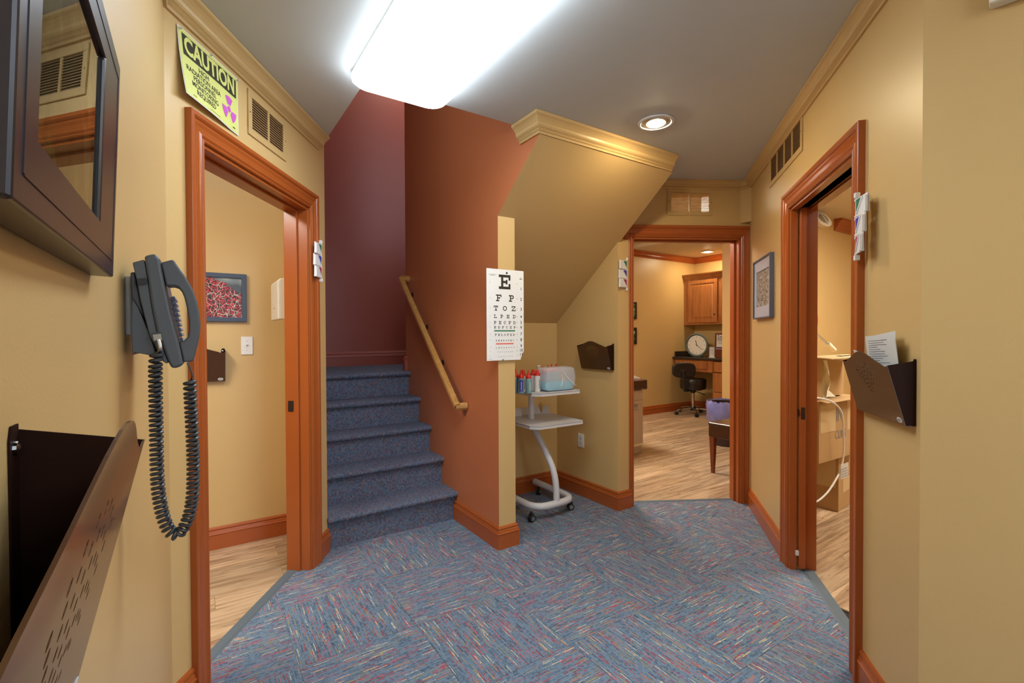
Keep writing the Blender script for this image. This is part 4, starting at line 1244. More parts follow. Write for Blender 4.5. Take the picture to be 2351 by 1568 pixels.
# ------------------------------------------------------------------ bottles and the soft blue container on the top shelf
ZS = .922
def n_at(px, s): # where a vertical line of sight meets a plane across the alcove
    v = ray(px, 860); t = s/(v.x*UV.x + v.y*UV.y); return t*(v.x*NV.x + v.y*NV.y)
M_GEL = plain('teal_gel_bottle', (.20, .42, .44), .25, var=.03)
M_GELB = plain('pale_blue_gel_bottle', (.18, .36, .52), .25, var=.03)
M_LILAC = plain('pale_lilac_bottle', (.42, .43, .56), .25, var=.03)
M_LABB = plain('blue_label', (.035, .055, .42), .4); M_LABV = plain('violet_label', (.13, .08, .45), .4); M_LABK = plain('black_label', (.02, .02, .022), .4)
def bottle(n, s, label, mb_, cap='cone', h=.118, r_=.0225, lab=None, top=.0, sc=(1, 1)):
    root = thing('gel_bottle', label, 'bottle', MS @ Matrix.Translation((n, s, ZS)), 'bottles on the trolley top shelf')
    MB().lathe([(r_*.86, 0), (r_*.97, .002), (r_, .007), (r_, h-.014), (r_*.96, h-.006), (r_*.80, h), (r_*.62, h+.003)], seg=20).build('body', mb_, root, smooth=True)
    if cap == 'cone': pr_ = [(r_*.95, h-.006), (r_*.97, h+.006), (r_*.86, h+.012), (r_*.50, h+.018), (r_*.40, h+.026), (r_*.26, h+.040), (r_*.20, h+.052), (r_*.08, h+.054)]
    elif cap == 'flat': pr_ = [(r_*.98, h-.004), (r_, h+.006), (r_*.88, h+.013), (r_*.56, h+.016), (r_*.53, h+.034), (r_*.40, h+.039), (.001, h+.040)]
    else: pr_ = [(r_*.9, h-.004), (r_*.9, h+.01), (r_*.3, h+.014), (r_*.28, h+.046), (r_*.6, h+.048), (r_*.6, h+.060), (.001, h+.061)]
    MB().lathe(pr_, seg=18).build('cap', M_WHITE if cap == 'pump' else M_REDCAP, root, smooth=True)
    kind_, ang0 = lab or (None, 0)
    if kind_ is not None:
        def wrap(a0, a1, z0, z1, m_, nm, off=.0004):
            K = 5; b = MB()
            vs = [((r_+off)*math.cos(R(a0+(a1-a0)*k/K)), (r_+off)*math.sin(R(a0+(a1-a0)*k/K)), z) for z in (z0, z1) for k in range(K+1)]
            b.add(vs, [(k, k+1, K+2+k, K+1+k) for k in range(K)]); return b.build(nm, m_, root)
        wrap(ang0-34, ang0+34, .016, h-.016, kind_, 'label')
        b = MB(); K = 3
        for k in range(7):
            z0 = .022 + k*(h-.050)/7
            a = [R(ang0-10), R(ang0), R(ang0+10)]
            rr = r_+.0009
            for q in range(2):
                b.add([(rr*math.cos(a[q]), rr*math.sin(a[q]), z0), (rr*math.cos(a[q+1]), rr*math.sin(a[q+1]), z0), (rr*math.cos(a[q+1]), rr*math.sin(a[q+1]), z0+.0075), (rr*math.cos(a[q]), rr*math.sin(a[q]), z0+.0075)], [(0, 1, 2, 3)])
        b.build('lettering', M_PAPER if kind_ is not M_PAPER else M_GREYINK, root, kind='stuff')
    return root
VIEW = -98      # label side faces the hall
bottle(n_at(1184, 2.82), 2.82, 'pale blue bottle with tall red cone cap at the far left of the trolley', M_GELB, lab=(M_LABB, VIEW-70))
bottle(n_at(1196, 2.765), 2.765, 'pale blue bottle with a blue label, second from the left on the trolley', M_GELB, h=.112, lab=(M_LABB, VIEW-20))
bottle(n_at(1201, 2.83), 2.83, 'slim white bottle half hidden behind the blue labelled bottle', M_WHITE, 'flat', h=.120, lab=(M_PAPER, VIEW))
bottle(n_at(1213.5, 2.735), 2.735, 'teal bottle with red cone cap at the front of the trolley', M_GEL, h=.110, lab=(M_GEL, VIEW))
bottle(n_at(1224, 2.83), 2.83, 'white bottle with black bands behind the teal bottle', M_WHITE, 'flat', h=.120, lab=(M_PAPER, VIEW+40))
bottle(n_at(1233.5, 2.775), 2.775, 'white bottle with grey lettering right of the teal bottle', M_WHITE, 'flat', h=.121, lab=(M_PAPER, VIEW+20))
bottle(n_at(1236.5, 2.93), 2.93, 'white pump bottle behind the white lettered bottle', M_WHITE, 'pump', h=.120)
bottle(n_at(1246.5, 2.885), 2.885, 'pale lilac bottle with a violet label touching the soft container', M_LILAC, h=.124, lab=(M_LABV, VIEW+10))
bottle(n_at(1258, 2.90), 2.90, 'red capped bottle behind the left side of the soft container', M_LILAC, h=.128)
bottle(n_at(1266, 2.95), 2.95, 'red capped bottle behind the middle of the soft container', M_GELB, h=.128)
bottle(n_at(1277, 2.99), 2.99, 'red capped bottle behind the right side of the soft container', M_GEL, h=.128)

mt, ntt, bt = nodes('milky_soft_plastic')
bt.inputs['Base Color'].default_value = (.74, .78, .86, 1); bt.inputs['Roughness'].default_value = .18
bt.inputs['Alpha'].default_value = .38
M_SOFT = mt
M_LIQ = plain('blue_liquid', (.12, .55, .72), .12, var=.1, scale=30)
na, nb = n_at(1254, 2.70), n_at(1327, 2.70)
cw = nb-na-.006
tb = thing('soft_container', 'crumpled clear soft container with blue liquid on the trolley', 'container', MS @ Matrix.Translation((na+.003, 2.705, ZS)))
def soft(w, d, h, seed, amp, y0=0.0):
    b = MB(); n = 9; rnd = random.Random(seed); vs = []; fs = []
    import itertools
    idx = {}
    def vert(i, j, k):
        if (i, j, k) in idx: return idx[(i, j, k)]
        u, v, t = i/n, j/n, k/n
        e = 8.0
        x, y, z = 2*u-1, 2*v-1, 2*t-1
        L = (abs(x)**e+abs(y)**e+abs(z)**e)**(1/e); m = max(abs(x), abs(y), abs(z))
        x, y, z = x*m/L, y*m/L, z*m/L
        g = .93 + .07*(1-abs(z))
        am = amp*rnd.uniform(-1, 1)
        idx[(i, j, k)] = len(vs); vs.append((w*(.5+.5*x*g)+am, d*(.5+.5*y*g)+am, max(.0008, h*(.5+.5*z)+ (am if t > .1 else 0)))); return idx[(i, j, k)]
    for a in range(n):
        for c in range(n):
            for s_ in (0, n):
                fs.append((vert(a, c, s_), vert(a+1, c, s_), vert(a+1, c+1, s_), vert(a, c+1, s_)))
                fs.append((vert(a, s_, c), vert(a+1, s_, c), vert(a+1, s_, c+1), vert(a, s_, c+1)))
                fs.append((vert(s_, a, c), vert(s_, a+1, c), vert(s_, a+1, c+1), vert(s_, a, c+1)))
    return b.add(vs, fs)
soft(cw, .14, .176, 3, .0022).build('container_skin', M_SOFT, tb, smooth=True)
soft(cw-.020, .118, .066, 5, .0008).build('liquid', M_LIQ, tb, Matrix.Translation((.010, .010, .003)), smooth=True, label='blue liquid in the bottom')
b = MB().tube([(cw*.52, -.0008, .150), (cw*.62, -.003, .110), (cw*.80, -.003, .060), (cw*.97, -.001, .030)], [.001, .003, .003, .001], 6)
b.tube([(cw*.52, -.001, .10), (cw*.50, -.003, .06), (cw*.46, -.001, .034)], [.001, .0022, .001], 6)
b.build('crease', plain('white_crease', (.85, .88, .92), .2), tb, kind='stuff')

# ------------------------------------------------------------------ outlet in the alcove, switch in the left room
a, b_ = WA.pix(1327, 992, .005), WA.pix(1341, 1029, .005)
ow = .070
ot = thing('wall_outlet', 'white double wall outlet low in the alcove', 'outlet', WA.at(a[0], 0, b_[1]))
oh = .114
MB().box(0, -.006, 0, ow, 0, oh).build('cover_plate', M_WHITE, ot, bevel=.003)
for zc in (.037, .077):
    o = MB().lathe([(.0165, 0), (.0165, .0015), (.001, .0016)], (ow/2, -.006, zc), 'y', 18).build('socket', M_CART, ot)
    for x, w_ in ((-.0065, .0022), (.0065, .0022)): MB().box(ow/2+x-w_/2, -.0080, zc-.001, ow/2+x+w_/2, -.0074, zc+.008).build('slot', M_BLACK, o)
    MB().lathe([(.0025, 0), (.001, .0004)], (ow/2, -.0076, zc-.008), 'y', 8).build('slot', M_BLACK, o)
a, b_ = WRB.pix(553, 773, .005), WRB.pix(581, 814, .005)
sw = thing('light_switch', 'white wall switch right of the dark wall file in the left room', 'switch', WRB.at(a[0], 0, b_[1]))
w_, h_ = b_[0]-a[0], a[1]-b_[1]
MB().box(0, -.006, 0, w_, 0, h_).build('cover_plate', M_WHITE, sw, bevel=.003)
MB().box(w_/2-.005, -.007, h_/2-.012, w_/2+.005, -.006, h_/2+.012).build('collar', M_CART, sw)
MB().add([(w_/2-.004, -.007, h_/2-.002), (w_/2+.004, -.007, h_/2-.002), (w_/2+.004, -.017, h_/2+.006), (w_/2-.004, -.017, h_/2+.006), (w_/2-.004, -.007, h_/2+.008), (w_/2+.004, -.007, h_/2+.008), (w_/2+.004, -.016, h_/2+.010), (w_/2-.004, -.016, h_/2+.010)],
         [(0,1,2,3),(4,7,6,5),(3,2,6,7),(0,3,7,4),(1,5,6,2),(0,4,5,1)]).build('toggle', M_WHITE, sw)
for zc in (.028, h_-.028): MB().lathe([(.003, 0), (.001, .001)], (w_/2, -.006, zc), 'y', 8).build('screw', M_STEEL, sw)

# ------------------------------------------------------------------ left room: cherry picture, towel dispenser
p1 = WRB.pix(566, 630, .02); p2 = WRB.pix(566, 739, .02)
CWd = .42
cp = thing('framed_picture', 'navy framed picture of red cherries in the left room', 'picture', WRB.at(p1[0]-CWd, 0, p2[1]))
CH = p1[1]-p2[1]
frame_mb(MB(), CWd, CH, .028, CWd-.028, .028, CH-.028, .022).build('frame', M_NAVY, cp, bevel=.002)
def cherries(nt, bs, v):
    mp = N(nt, 'ShaderNodeMapping'); mp.inputs['Scale'].default_value = (24, 1, 26); nt.links.new(v, mp.inputs['Vector'])
    vo = N(nt, 'ShaderNodeTexVoronoi', feature='F1', in_Randomness=.95); nt.links.new(mp.outputs[0], vo.inputs['Vector'])
    r1 = ramp(nt, [(0, (1, .75, .75)), (.12, (.75, .08, .08)), (.40, (.42, .015, .02)), (.58, (.10, .006, .012)), (.68, (.012, .008, .010))])
    nt.links.new(vo.outputs['Distance'], r1.inputs[0])
    nd = N(nt, 'ShaderNodeTexNoise', in_Scale=12.0); nt.links.new(v, nd.inputs['Vector'])
    mv = N(nt, 'ShaderNodeMix', data_type='VECTOR'); mv.inputs['Factor'].default_value = .10; nt.links.new(v, mv.inputs['A']); nt.links.new(nd.outputs['Color'], mv.inputs['B'])
    m3 = N(nt, 'ShaderNodeMapping'); m3.inputs['Scale'].default_value = (8, 1, 5); m3.inputs['Rotation'].default_value = (0, R(32), 0); nt.links.new(mv.outputs['Result'], m3.inputs['Vector'])
    ve = N(nt, 'ShaderNodeTexVoronoi', feature='DISTANCE_TO_EDGE'); nt.links.new(m3.outputs[0], ve.inputs['Vector'])
    g = math_n(nt, 'LESS_THAN', ve.outputs['Distance'], .024)
    mx = N(nt, 'ShaderNodeMix', data_type='RGBA'); mx.inputs['B'].default_value = (.52, .56, .42, 1)
    nt.links.new(g, mx.inputs['Factor']); nt.links.new(r1.outputs[0], mx.inputs['A'])
    sp = N(nt, 'ShaderNodeSeparateXYZ'); nt.links.new(v, sp.inputs[0])
    nz = N(nt, 'ShaderNodeTexNoise', in_Scale=9.0); nt.links.new(v, nz.inputs['Vector'])
    edge = math_n(nt, 'ADD', math_n(nt, 'ADD', math_n(nt, 'MULTIPLY', sp.outputs[0], .62), sp.outputs[2]), math_n(nt, 'MULTIPLY', nz.outputs['Fac'], .06))
    up = math_n(nt, 'GREATER_THAN', edge, .455)
    bgc = ramp(nt, [(.35, (.06, .07, .08)), (.5, (.20, .24, .24)), (.62, (.50, .55, .48))])
    n3 = N(nt, 'ShaderNodeTexNoise', in_Scale=7.0, in_Detail=1.0); nt.links.new(v, n3.inputs['Vector']); nt.links.new(n3.outputs['Fac'], bgc.inputs[0])
    m2 = N(nt, 'ShaderNodeMix', data_type='RGBA'); nt.links.new(up, m2.inputs['Factor']); nt.links.new(mx.outputs['Result'], m2.inputs['A']); nt.links.new(bgc.outputs[0], m2.inputs['B'])
    nt.links.new(m2.outputs['Result'], bs.inputs['Base Color']); bs.inputs['Roughness'].default_value = .3
MB().box(.026, -.010, .026, CWd-.026, -.004, CH-.026).build('print', art('cherry_print', cherries), cp)
WL = Wall(ns(.552, 3.2), S_TH + 180 - 180 + 0)          # side wall of the left room, seen from the room
def sd(px, py, s): 
    v = ray(px, py); t = s/(v.x*UV.x + v.y*UV.y); return t*(v.x*NV.x + v.y*NV.y), CAM_H + t*v.z
dn, dz1 = sd(637, 637, 3.02); _, dz0 = sd(637, 733, 3.02)
td = thing('towel_dispenser', 'cream paper towel dispenser on the side wall of the left room', 'dispenser', MS @ Matrix.Translation((.552, 3.02, dz0)))
dd = .552-dn; dh = dz1-dz0
pg = [(0, dh*.16), (-dd*.55, dh*.16), (-dd*.62, dh*.10), (-dd*.80, 0), (-dd, 0), (-dd, dh*.92), (-dd*.90, dh*.985), (-dd*.70, dh), (0, dh)]
MB().prism(pg, .0, .29, 'y').build('cover', M_WHITE2, td, bevel=.006, seg=3)
MB().prism([(-.002, .0), (-dd*.45, 0), (-dd*.45, dh*.15), (-.002, dh*.15)], .03, .26, 'y').build('outlet_mouth', M_WHITE2, td)
MB().prism([(-dd-.001, dh*.28), (-dd-.001, dh*.30), (-dd+.002, dh*.30), (-dd+.002, dh*.28)], .12, .16, 'y').build('lock', M_GREYINK, td)

# ------------------------------------------------------------------ exam room: cabinet, desk and what stands on it
fn = 7.21
uc = thing('wall_cabinet', 'cherry wood wall cabinet with raised panel doors and crown', 'cabinet', MS)
zc0, zc1 = 1.50, 2.29
SB0, SB1 = 4.02, 5.315
MB().box(fn, SB0, zc0, 7.508, SB1, zc1).build('body', M_CAB, uc)
sweep([Vector((7.50, SB1-.002)), Vector((fn, SB1-.002)), Vector((fn, SB0))][1:], [(0, zc1), (.012, zc1), (.018, zc1+.02), (.035, zc1+.05), (.055, zc1+.068), (.060, zc1+.085), (0, zc1+.085)], 'crown_top', M_CAB, kind=None, parent=uc)
def panel_door(parent, s0, s1, z0, z1, x, knob=None, name='door', fr=.055):
    o = MB().box(x-.019, s0, z0, x-.001, s1, z1).build(name, M_CAB, parent, bevel=.003)
    b = MB()
    a0, a1, c0, c1 = s0+fr, s1-fr, z0+fr, z1-fr
    g = .012
    O = [(a0, c0), (a1, c0), (a1, c1), (a0, c1)]; I = [(a0+g, c0+g), (a1-g, c0+g), (a1-g, c1-g), (a0+g, c1-g)]; J = [(a0+g+.03, c0+g+.03), (a1-g-.03, c0+g+.03), (a1-g-.03, c1-g-.03), (a0+g+.03, c1-g-.03)]
    vs = [(x-.0192, s, z) for s, z in O] + [(x-.0125, s, z) for s, z in I] + [(x-.0235, s, z) for s, z in J]
    fs = [(k, (k+1) % 4, 4+(k+1) % 4, 4+k) for k in range(4)] + [(4+k, 4+(k+1) % 4, 8+(k+1) % 4, 8+k) for k in range(4)] + [(8, 9, 10, 11)]
    b.v = []; 
    fo = MB().add(vs, fs).build('raised_panel', M_CAB, o)
    # the frame face is cut back around the panel by lip strips
    b = MB()
    for (q0, q1, r0, r1) in ((s0, s1, z0, c0), (s0, s1, c1, z1), (s0, a0, c0, c1), (a1, s1, c0, c1)): b.box(x-.026, q0, r0, x-.0185, q1, r1)
    b.build('door_frame', M_CAB, o, bevel=.002, kind='stuff')
    if knob: MB().lathe([(.006, 0), (.005, -.012), (.013, -.016), (.015, -.022), (.010, -.028), (.001, -.029)], (x-.024, knob[0], knob[1]), 'x', 14).build('knob', M_BRONZE, o, smooth=True)
    return o
panel_door(uc, 4.66, 5.215, zc0+.035, zc1-.03, fn, (4.70, zc0+.17))
panel_door(uc, 4.05, 4.585, zc0+.035, zc1-.03, fn, (4.545, zc0+.17))
dk = thing('desk_cabinet', 'cherry wood built-in desk with drawers below the wall cabinet', 'desk', MS)
dn_ = 6.93; zt = .915
MB().box(dn_, 3.92, zt-.20, dn_+.02, 5.315, zt).build('apron', M_CAB, dk)
MB().box(dn_, 5.295, zt-.20, 7.50, 5.315, zt).build('side_apron', M_CAB, dk)
MB().box(dn_, 3.92, .09, 7.50, 4.57, zt).build('pedestal', M_CAB, dk)
MB().box(dn_+.06, 3.92, .003, 7.45, 4.55, .09).build('toe_kick', M_DARKGAP, dk)
def drawer(s0, s1, z0, z1, knob=True):
    o = MB().box(dn_-.018, s0, z0, dn_-.001, s1, z1).build('drawer', M_CAB, dk, bevel=.004)
    if knob: MB().lathe([(.006, 0), (.005, -.012), (.013, -.016), (.015, -.022), (.001, -.027)], (dn_-.018, (s0+s1)/2, (z0+z1)/2), 'x', 14).build('knob', M_BRONZE, o, smooth=True)
drawer(4.66, 5.18, zt-.150, zt-.025)
drawer(3.95, 4.545, zt-.185, zt-.02); drawer(3.95, 4.545, zt-.50, zt-.20); drawer(3.95, 4.545, .12, zt-.515)
ctp = thing('countertop', 'dark speckled countertop of the built-in desk', 'countertop', MS)
MB().box(dn_-.045, 3.915, zt, 7.506, 5.316, zt+.038).build('slab', M_GRANITE, ctp, bevel=.010, seg=3)
tag(MB().box(dn_+.02, 5.300, zt+.039, 7.49, 5.316, zt+.125).build('side_splash', M_GRANITE, M=MS, bevel=.003), 'dark low splash strip on the wall at the left end of the desk', 'backsplash')
ZD = zt+.038
def nplane_px(px, py, n):
    v = ray(px, py); t = n/(v.x*NV.x + v.y*NV.y); return t*(v.x*UV.x + v.y*UV.y), CAM_H + t*v.z
# clock leaning on the desk
sc_, zc_ = nplane_px(1599.5, 792, 7.05)
rc = zc_ - ZD - .002
ck = thing('desk_clock', 'round grey rimmed clock standing on the dark countertop', 'clock', MS @ Matrix.Translation((7.06, sc_, ZD+.001)) @ Matrix.Rotation(R(8), 4, 'Z'))
def disc_x(prof, zc): return MB().lathe([(r_, -h) for r_, h in prof], (0, 0, zc), 'x', 32)
disc_x([(rc*.80, .004), (rc*.84, .020), (rc*.92, .030), (rc*.99, .022), (rc, .006), (rc*.97, -.01), (rc*.5, -.012)], rc).build('rim', M_GREYRIM, ck, smooth=True)
disc_x([(rc*.83, .004), (rc*.83, .010), (.001, .0102)], rc).build('face', M_FACE, ck)
for nm, ang, ln, wd in (('hour_hand', -14, .42, .010), ('minute_hand', 128, .62, .007)):
    b = MB().box(-.0130, -wd/2, -.12*rc, -.0118, wd/2, ln*rc)
    b.build(nm, M_BLACK, ck, Matrix.Translation((0, 0, rc)) @ Matrix.Rotation(R(ang), 4, 'X'))
b = MB()
for k in range(12):
    a = math.pi/6*k; w = .005
    b.box(-.0114, math.sin(a)*rc*.68-w, rc+math.cos(a)*rc*.68-w*1.6, -.0104, math.sin(a)*rc*.68+w, rc+math.cos(a)*rc*.68+w*1.6)
b.build('hour_marks', M_GREYINK, ck, kind='stuff')
MB().box(-.004, -.07, 0, .07, .07, .008).build('foot', M_GREYRIM, ck)
s0_, z0_ = nplane_px(1620, 806, 7.0); s1_, _ = nplane_px(1637, 806, 7.0); _, z1_ = nplane_px(1628, 789, 7.0)
pc = thing('card_holder', 'small white printed card standing between clock and plaque', 'card', MS @ Matrix.Translation((7.12, s1_+.012, ZD)))
MB().box(0, 0, 0, .004, s0_-s1_, .17).build('card', M_PAPER, pc)
b = MB()
for k in range(7): b.box(-.0006, .02, .03+.018*k, .0002, (s0_-s1_)*(.55+.1*(k % 3)), .033+.018*k)
b.build('print', M_GREYINK, pc, kind='stuff')
MB().box(-.03, .012, .0005, .02, s0_-s1_, .006).build('base', M_CART, pc)
s0_, _ = nplane_px(1637.5, 780, 7.08); _, z1_ = nplane_px(1645, 765, 7.08)
pq = thing('award_plaque', 'brown wooden award plaque with a white printed panel', 'plaque', MS @ Matrix.Translation((7.10, s0_-.345, ZD+.003)) @ Matrix.Rotation(R(3), 4, 'Y'))
pqh = z1_-ZD
MB().box(0, 0, 0, .022, .34, pqh).build('board', plain('dark_brown_wood', (.13, .028, .010), .3), pq, bevel=.004)
MB().box(-.004, .045, pqh*.34, 0, .305, pqh*.93).build('panel', M_PAPER, pq)
b = MB()
Mx = Matrix(((0, 1, 0, -.0052), (-1, 0, 0, .290), (0, 0, 1, 0), (0, 0, 0, 1)))
text_mb('Top 10', .058, b, 0, 0, pqh*.85, .0012, 'LEFT', 1, 1, Mx)
text_mb('Doctors', .058, b, 0, 0, pqh*.745, .0012, 'LEFT', 1, 1, Mx)
b.build('lettering', plain('navy_print', (.03, .045, .12), .5), pq, kind='stuff')
b = MB()
for k in range(4): b.box(-.0052, .075, pqh*(.665-.035*k), -.0042, .285-.02*(k % 2), pqh*(.675-.035*k))
b.build('fine_print', M_GREYINK, pq, kind='stuff')
MB().box(-.0052, .048, pqh*.36, -.0042, .302, pqh*.43).build('violet_band', plain('violet_band', (.10, .03, .12), .4), pq)
MB().box(-.006, .060, pqh*.13, 0, .160, pqh*.27).build('brass_plate', plain('brass', (.45, .28, .10), .3, .8), pq)
MB().box(-.007, .078, pqh*.16, -.0062, .142, pqh*.24).build('emblem', M_BLACK, pq)
MB().box(-.012, .03, .004, 0, .120, .035).build('white_tag', M_PAPER, pq)

# stool with backrest
_rb = ray(1591, 944); sp_ = Vector((_rb.x, _rb.y))*(7.90/_rb.y)
sl = thing('rolling_stool', 'black rolling stool with padded backrest and chrome base', 'stool', Matrix.Translation((sp_.x, sp_.y, .002)))
hyp = math.hypot(sp_.x, sp_.y); kpx = sp_.y/F_PX
zs = lambda y: CAM_H - (y-769.3 + .0039*(415))*kpx
z_seat0, z_seat1 = zs(894), zs(869)
MB().lathe([(.16, z_seat0), (.195, z_seat0+.008), (.208, z_seat0+.03), (.210, z_seat1-.03), (.200, z_seat1-.008), (.17, z_seat1), (.001, z_seat1+.004)], seg=32).build('seat', M_LEATHER, sl, smooth=True)
MB().lathe([(.034, z_seat0-.06), (.05, z_seat0-.02), (.14, z_seat0-.01), (.14, z_seat0)], seg=20).build('seat_plate', M_BLACK, sl, smooth=True)
MB().lathe([(.034, .10), (.034, .16), (.026, .165), (.026, z_seat0-.05)], seg=18).build('gas_column', M_CHROME, sl, smooth=True)
MB().lathe([(.045, .07), (.05, .09), (.048, .125), (.036, .14)], seg=18).build('hub', M_BLACK, sl, smooth=True)
for k in range(5):
    a = R(-100 + 72*k)
    c, s_ = math.cos(a), math.sin(a)
    o = MB().tube([(c*.04, s_*.04, .105), (c*.14, s_*.14, .105), (c*.24, s_*.24, .090), (c*.285, s_*.285, .068)], [.017, .016, .014, .012], 8).build('leg', M_CHROME, sl, smooth=True)
    MB().lathe([(.018, -.022), (.028, -.02), (.028, .02), (.018, .022)], (0, 0, 0), 'x', 16).build('caster', M_RUBBER, o, Matrix.Translation((c*.29, s_*.29, .029)) @ Matrix.Rotation(a + .6, 4, 'Z'), smooth=True)
Xb = lambda px: (px-1591)*kpx
zb0, zb1 = zs(865), zs(831)
bk = []
for k in range(28):
    a = 2*math.pi*k/28; ex = 2/3.2
    bk.append((-.075 + .5*(Xb(1544)+Xb(1596)) + .5*(Xb(1596)-Xb(1544))*math.copysign(abs(math.cos(a))**ex, math.cos(a)), .5*(zb0+zb1) + .5*(zb1-zb0)*math.copysign(abs(math.sin(a))**ex, math.sin(a))))
yb = -.20
MB().prism(bk, yb-.035, yb+.03, 'y').build('backrest', M_LEATHER, sl, bevel=.018, seg=4)
xb = Xb(1566) - .075
MB().tube([(xb, yb-.045, zs(848)), (xb+.01, yb-.055, zs(862)), (xb+.02, yb-.05, zs(880)), (xb+.03, yb-.03, zs(893)), (xb+.08, -.10, zs(897)), (0, 0, z_seat0-.02)], [.020, .022, .022, .022, .020, .018], 8, flat=.6).build('back_arm', M_BLACK, sl, smooth=True)
MB().box(xb-.045, yb-.052, zs(851), xb+.05, yb-.034, zs(846)).build('back_bracket', M_BRONZE, sl, bevel=.004)
MB().tube([(.03, -.02, z_seat0-.03), (.11, -.06, z_seat0-.06), (.17, -.08, z_seat0-.085)], .007, 8).build('lever', M_BLACK, sl, smooth=True)

# exam table
et = thing('exam_table', 'beige exam table with brown padded top at the left of the exam room', 'exam table', MS)
fs_ = 3.64
def sp_px(px, py, s):
    v = ray(px, py); t = s/(v.x*UV.x + v.y*UV.y); return t*(v.x*NV.x + v.y*NV.y), CAM_H + t*v.z
nr, zb_ = sp_px(1477, 1021, fs_); _, zt_ = sp_px(1477, 894, fs_); nrt, zc0_ = sp_px(1484, 893, fs_-.04); _, zc1_ = sp_px(1484, 871, fs_-.04)
nl = nr - .70
MB().prism([(nl, .09), (nr-.02, .09), (nr, zb_+.03), (nr, zt_), (nl, zt_)], fs_, fs_+1.3, 'y').build('body', M_EXAM, et, bevel=.012)
MB().box(nl+.02, fs_+.01, .003, nr-.03, fs_+1.25, .09).build('toe_base', M_EXAM, et)
_, zl = sp_px(1465, 919, fs_); MB().box(nl, fs_-.002, zl-.003, nr-.01, fs_+.001, zl+.003).build('drawer_gap', M_GREYINK, et)
_, zl2 = sp_px(1465, 1021, fs_); MB().box(nl, fs_-.003, zl2-.015, nr-.02, fs_+.001, zl2+.012).build('step_line', M_CREAM, et)
b = MB().box(nl-.02, fs_-.05, zc0_, nrt, fs_+1.35, zc1_); b.build('cushion', M_BROWNLEA, et, bevel=.02, seg=4)
b = MB().box(nrt+.003, fs_-.02, zc0_-.012, nrt+.05, fs_+1.35, zc1_-.002); b.build('side_pad', M_BROWNLEA, et, bevel=.02, seg=4)
b = MB().prism([(nl, zc1_+.001), (nrt+.010, zc1_+.001), (nrt, zc1_+.010), (nrt-.14, zc1_+.055), (nl, zc1_+.10)], fs_+.05, fs_+1.3, 'y'); b.build('paper_cover', M_PAPER, et, bevel=.008)
nt_, zt2 = sp_px(1466, 929.5, fs_)
b = MB(); text_mb('Ritter', .082, b, nt_, fs_-.0035, zt2, .0005, 'RIGHT', .85)
b.build('maker_lettering', M_GREYINK, et, kind='stuff')
MB().box(nt_-.23, fs_-.0035, zt2-.052, nt_, fs_-.002, zt2-.046).build('underline', M_GREYINK, et)

# bench and waste bin
bl = Vector(floor_at(1637, 1086)); br_ = Vector(floor_at(1688, 1068))
nsb = lambda v: (v.x*NV.x + v.y*NV.y, v.x*UV.x + v.y*UV.y)
n0b, s0b = nsb(bl)
bn = thing('bench', 'low bench with dark brown padded top and red brown tapered legs', 'bench', MS @ Matrix.Translation((n0b, s0b, .002)))
_, zA0 = sp_px(1632, 1004, s0b); _, zA1 = sp_px(1632, 973, s0b)
BWd, BD = .47, .34
MB().box(-.03, -BD, zA0, BWd, .03, zA1-.01).build('apron', M_BROWNLEA, bn, bevel=.008)
MB().box(-.035, -BD-.005, zA1-.02, BWd+.005, .035, zA1+.012).build('seat_pad', M_BROWNLEA, bn, bevel=.014, seg=3)
for x, y in ((0, 0), (BWd-.04, 0), (0, -BD+.035), (BWd-.04, -BD+.035)):
    b = MB(); a0, a1 = .014, .026
    vs = [(x+q*a0, y+w*a0, 0) for q, w in ((-1,-1),(1,-1),(1,1),(-1,1))] + [(x+q*a1, y+w*a1, zA0+.01) for q, w in ((-1,-1),(1,-1),(1,1),(-1,1))]
    b.add(vs, [(3,2,1,0),(4,5,6,7),(0,1,5,4),(1,2,6,5),(2,3,7,6),(3,0,4,7)]); b.build('leg', M_LEG, bn, bevel=.003)
bp_ = ray(1671, 945); tt = 5.75/bp_.y
wbx, wby = bp_.x*tt, 5.75
kb = 5.75/F_PX
zbt = CAM_H - (926-771)*kb
wb = thing('waste_bin', 'waste bin lined with a crumpled blue bag behind the bench', 'bin', Matrix.Translation((wbx, wby, .003)))
rb = 46*kb
MB().lathe([(rb*.72, 0), (rb*.76, .01), (rb*.90, zbt-.01), (rb*.86, zbt-.012), (rb*.70, .02), (.001, .015)], seg=24).build('bin', plain('dark_bin_plastic', (.03, .012, .012), .4), wb, smooth=True)
b = MB(); rnd = random.Random(11); vs = []; fs = []; K = 40
lv = [(.90, zbt-.24), (.985, zbt-.21), (1.03, zbt-.15), (1.03, zbt-.09), (1.02, zbt-.035), (.99, zbt+.004), (.93, zbt+.006), (.88, zbt-.04), (.80, zbt-.16)]
for i, (q, z) in enumerate(lv):
    for k in range(K):
        a = 2*math.pi*k/K
        w = 1 + rnd.uniform(-.045, .045) + .03*math.sin(5*a+i) 
        vs.append((rb*q*w*math.cos(a), rb*q*w*math.sin(a), z + rnd.uniform(-.012, .012)))
for i in range(len(lv)-1):
    for k in range(K): fs.append((i*K+k, i*K+(k+1) % K, (i+1)*K+(k+1) % K, (i+1)*K+k))
b.add(vs, fs).build('liner_bag', plain('blue_bag_film', (.17, .18, .42), .16, var=.3, scale=14, coat=.4), wb, smooth=True)

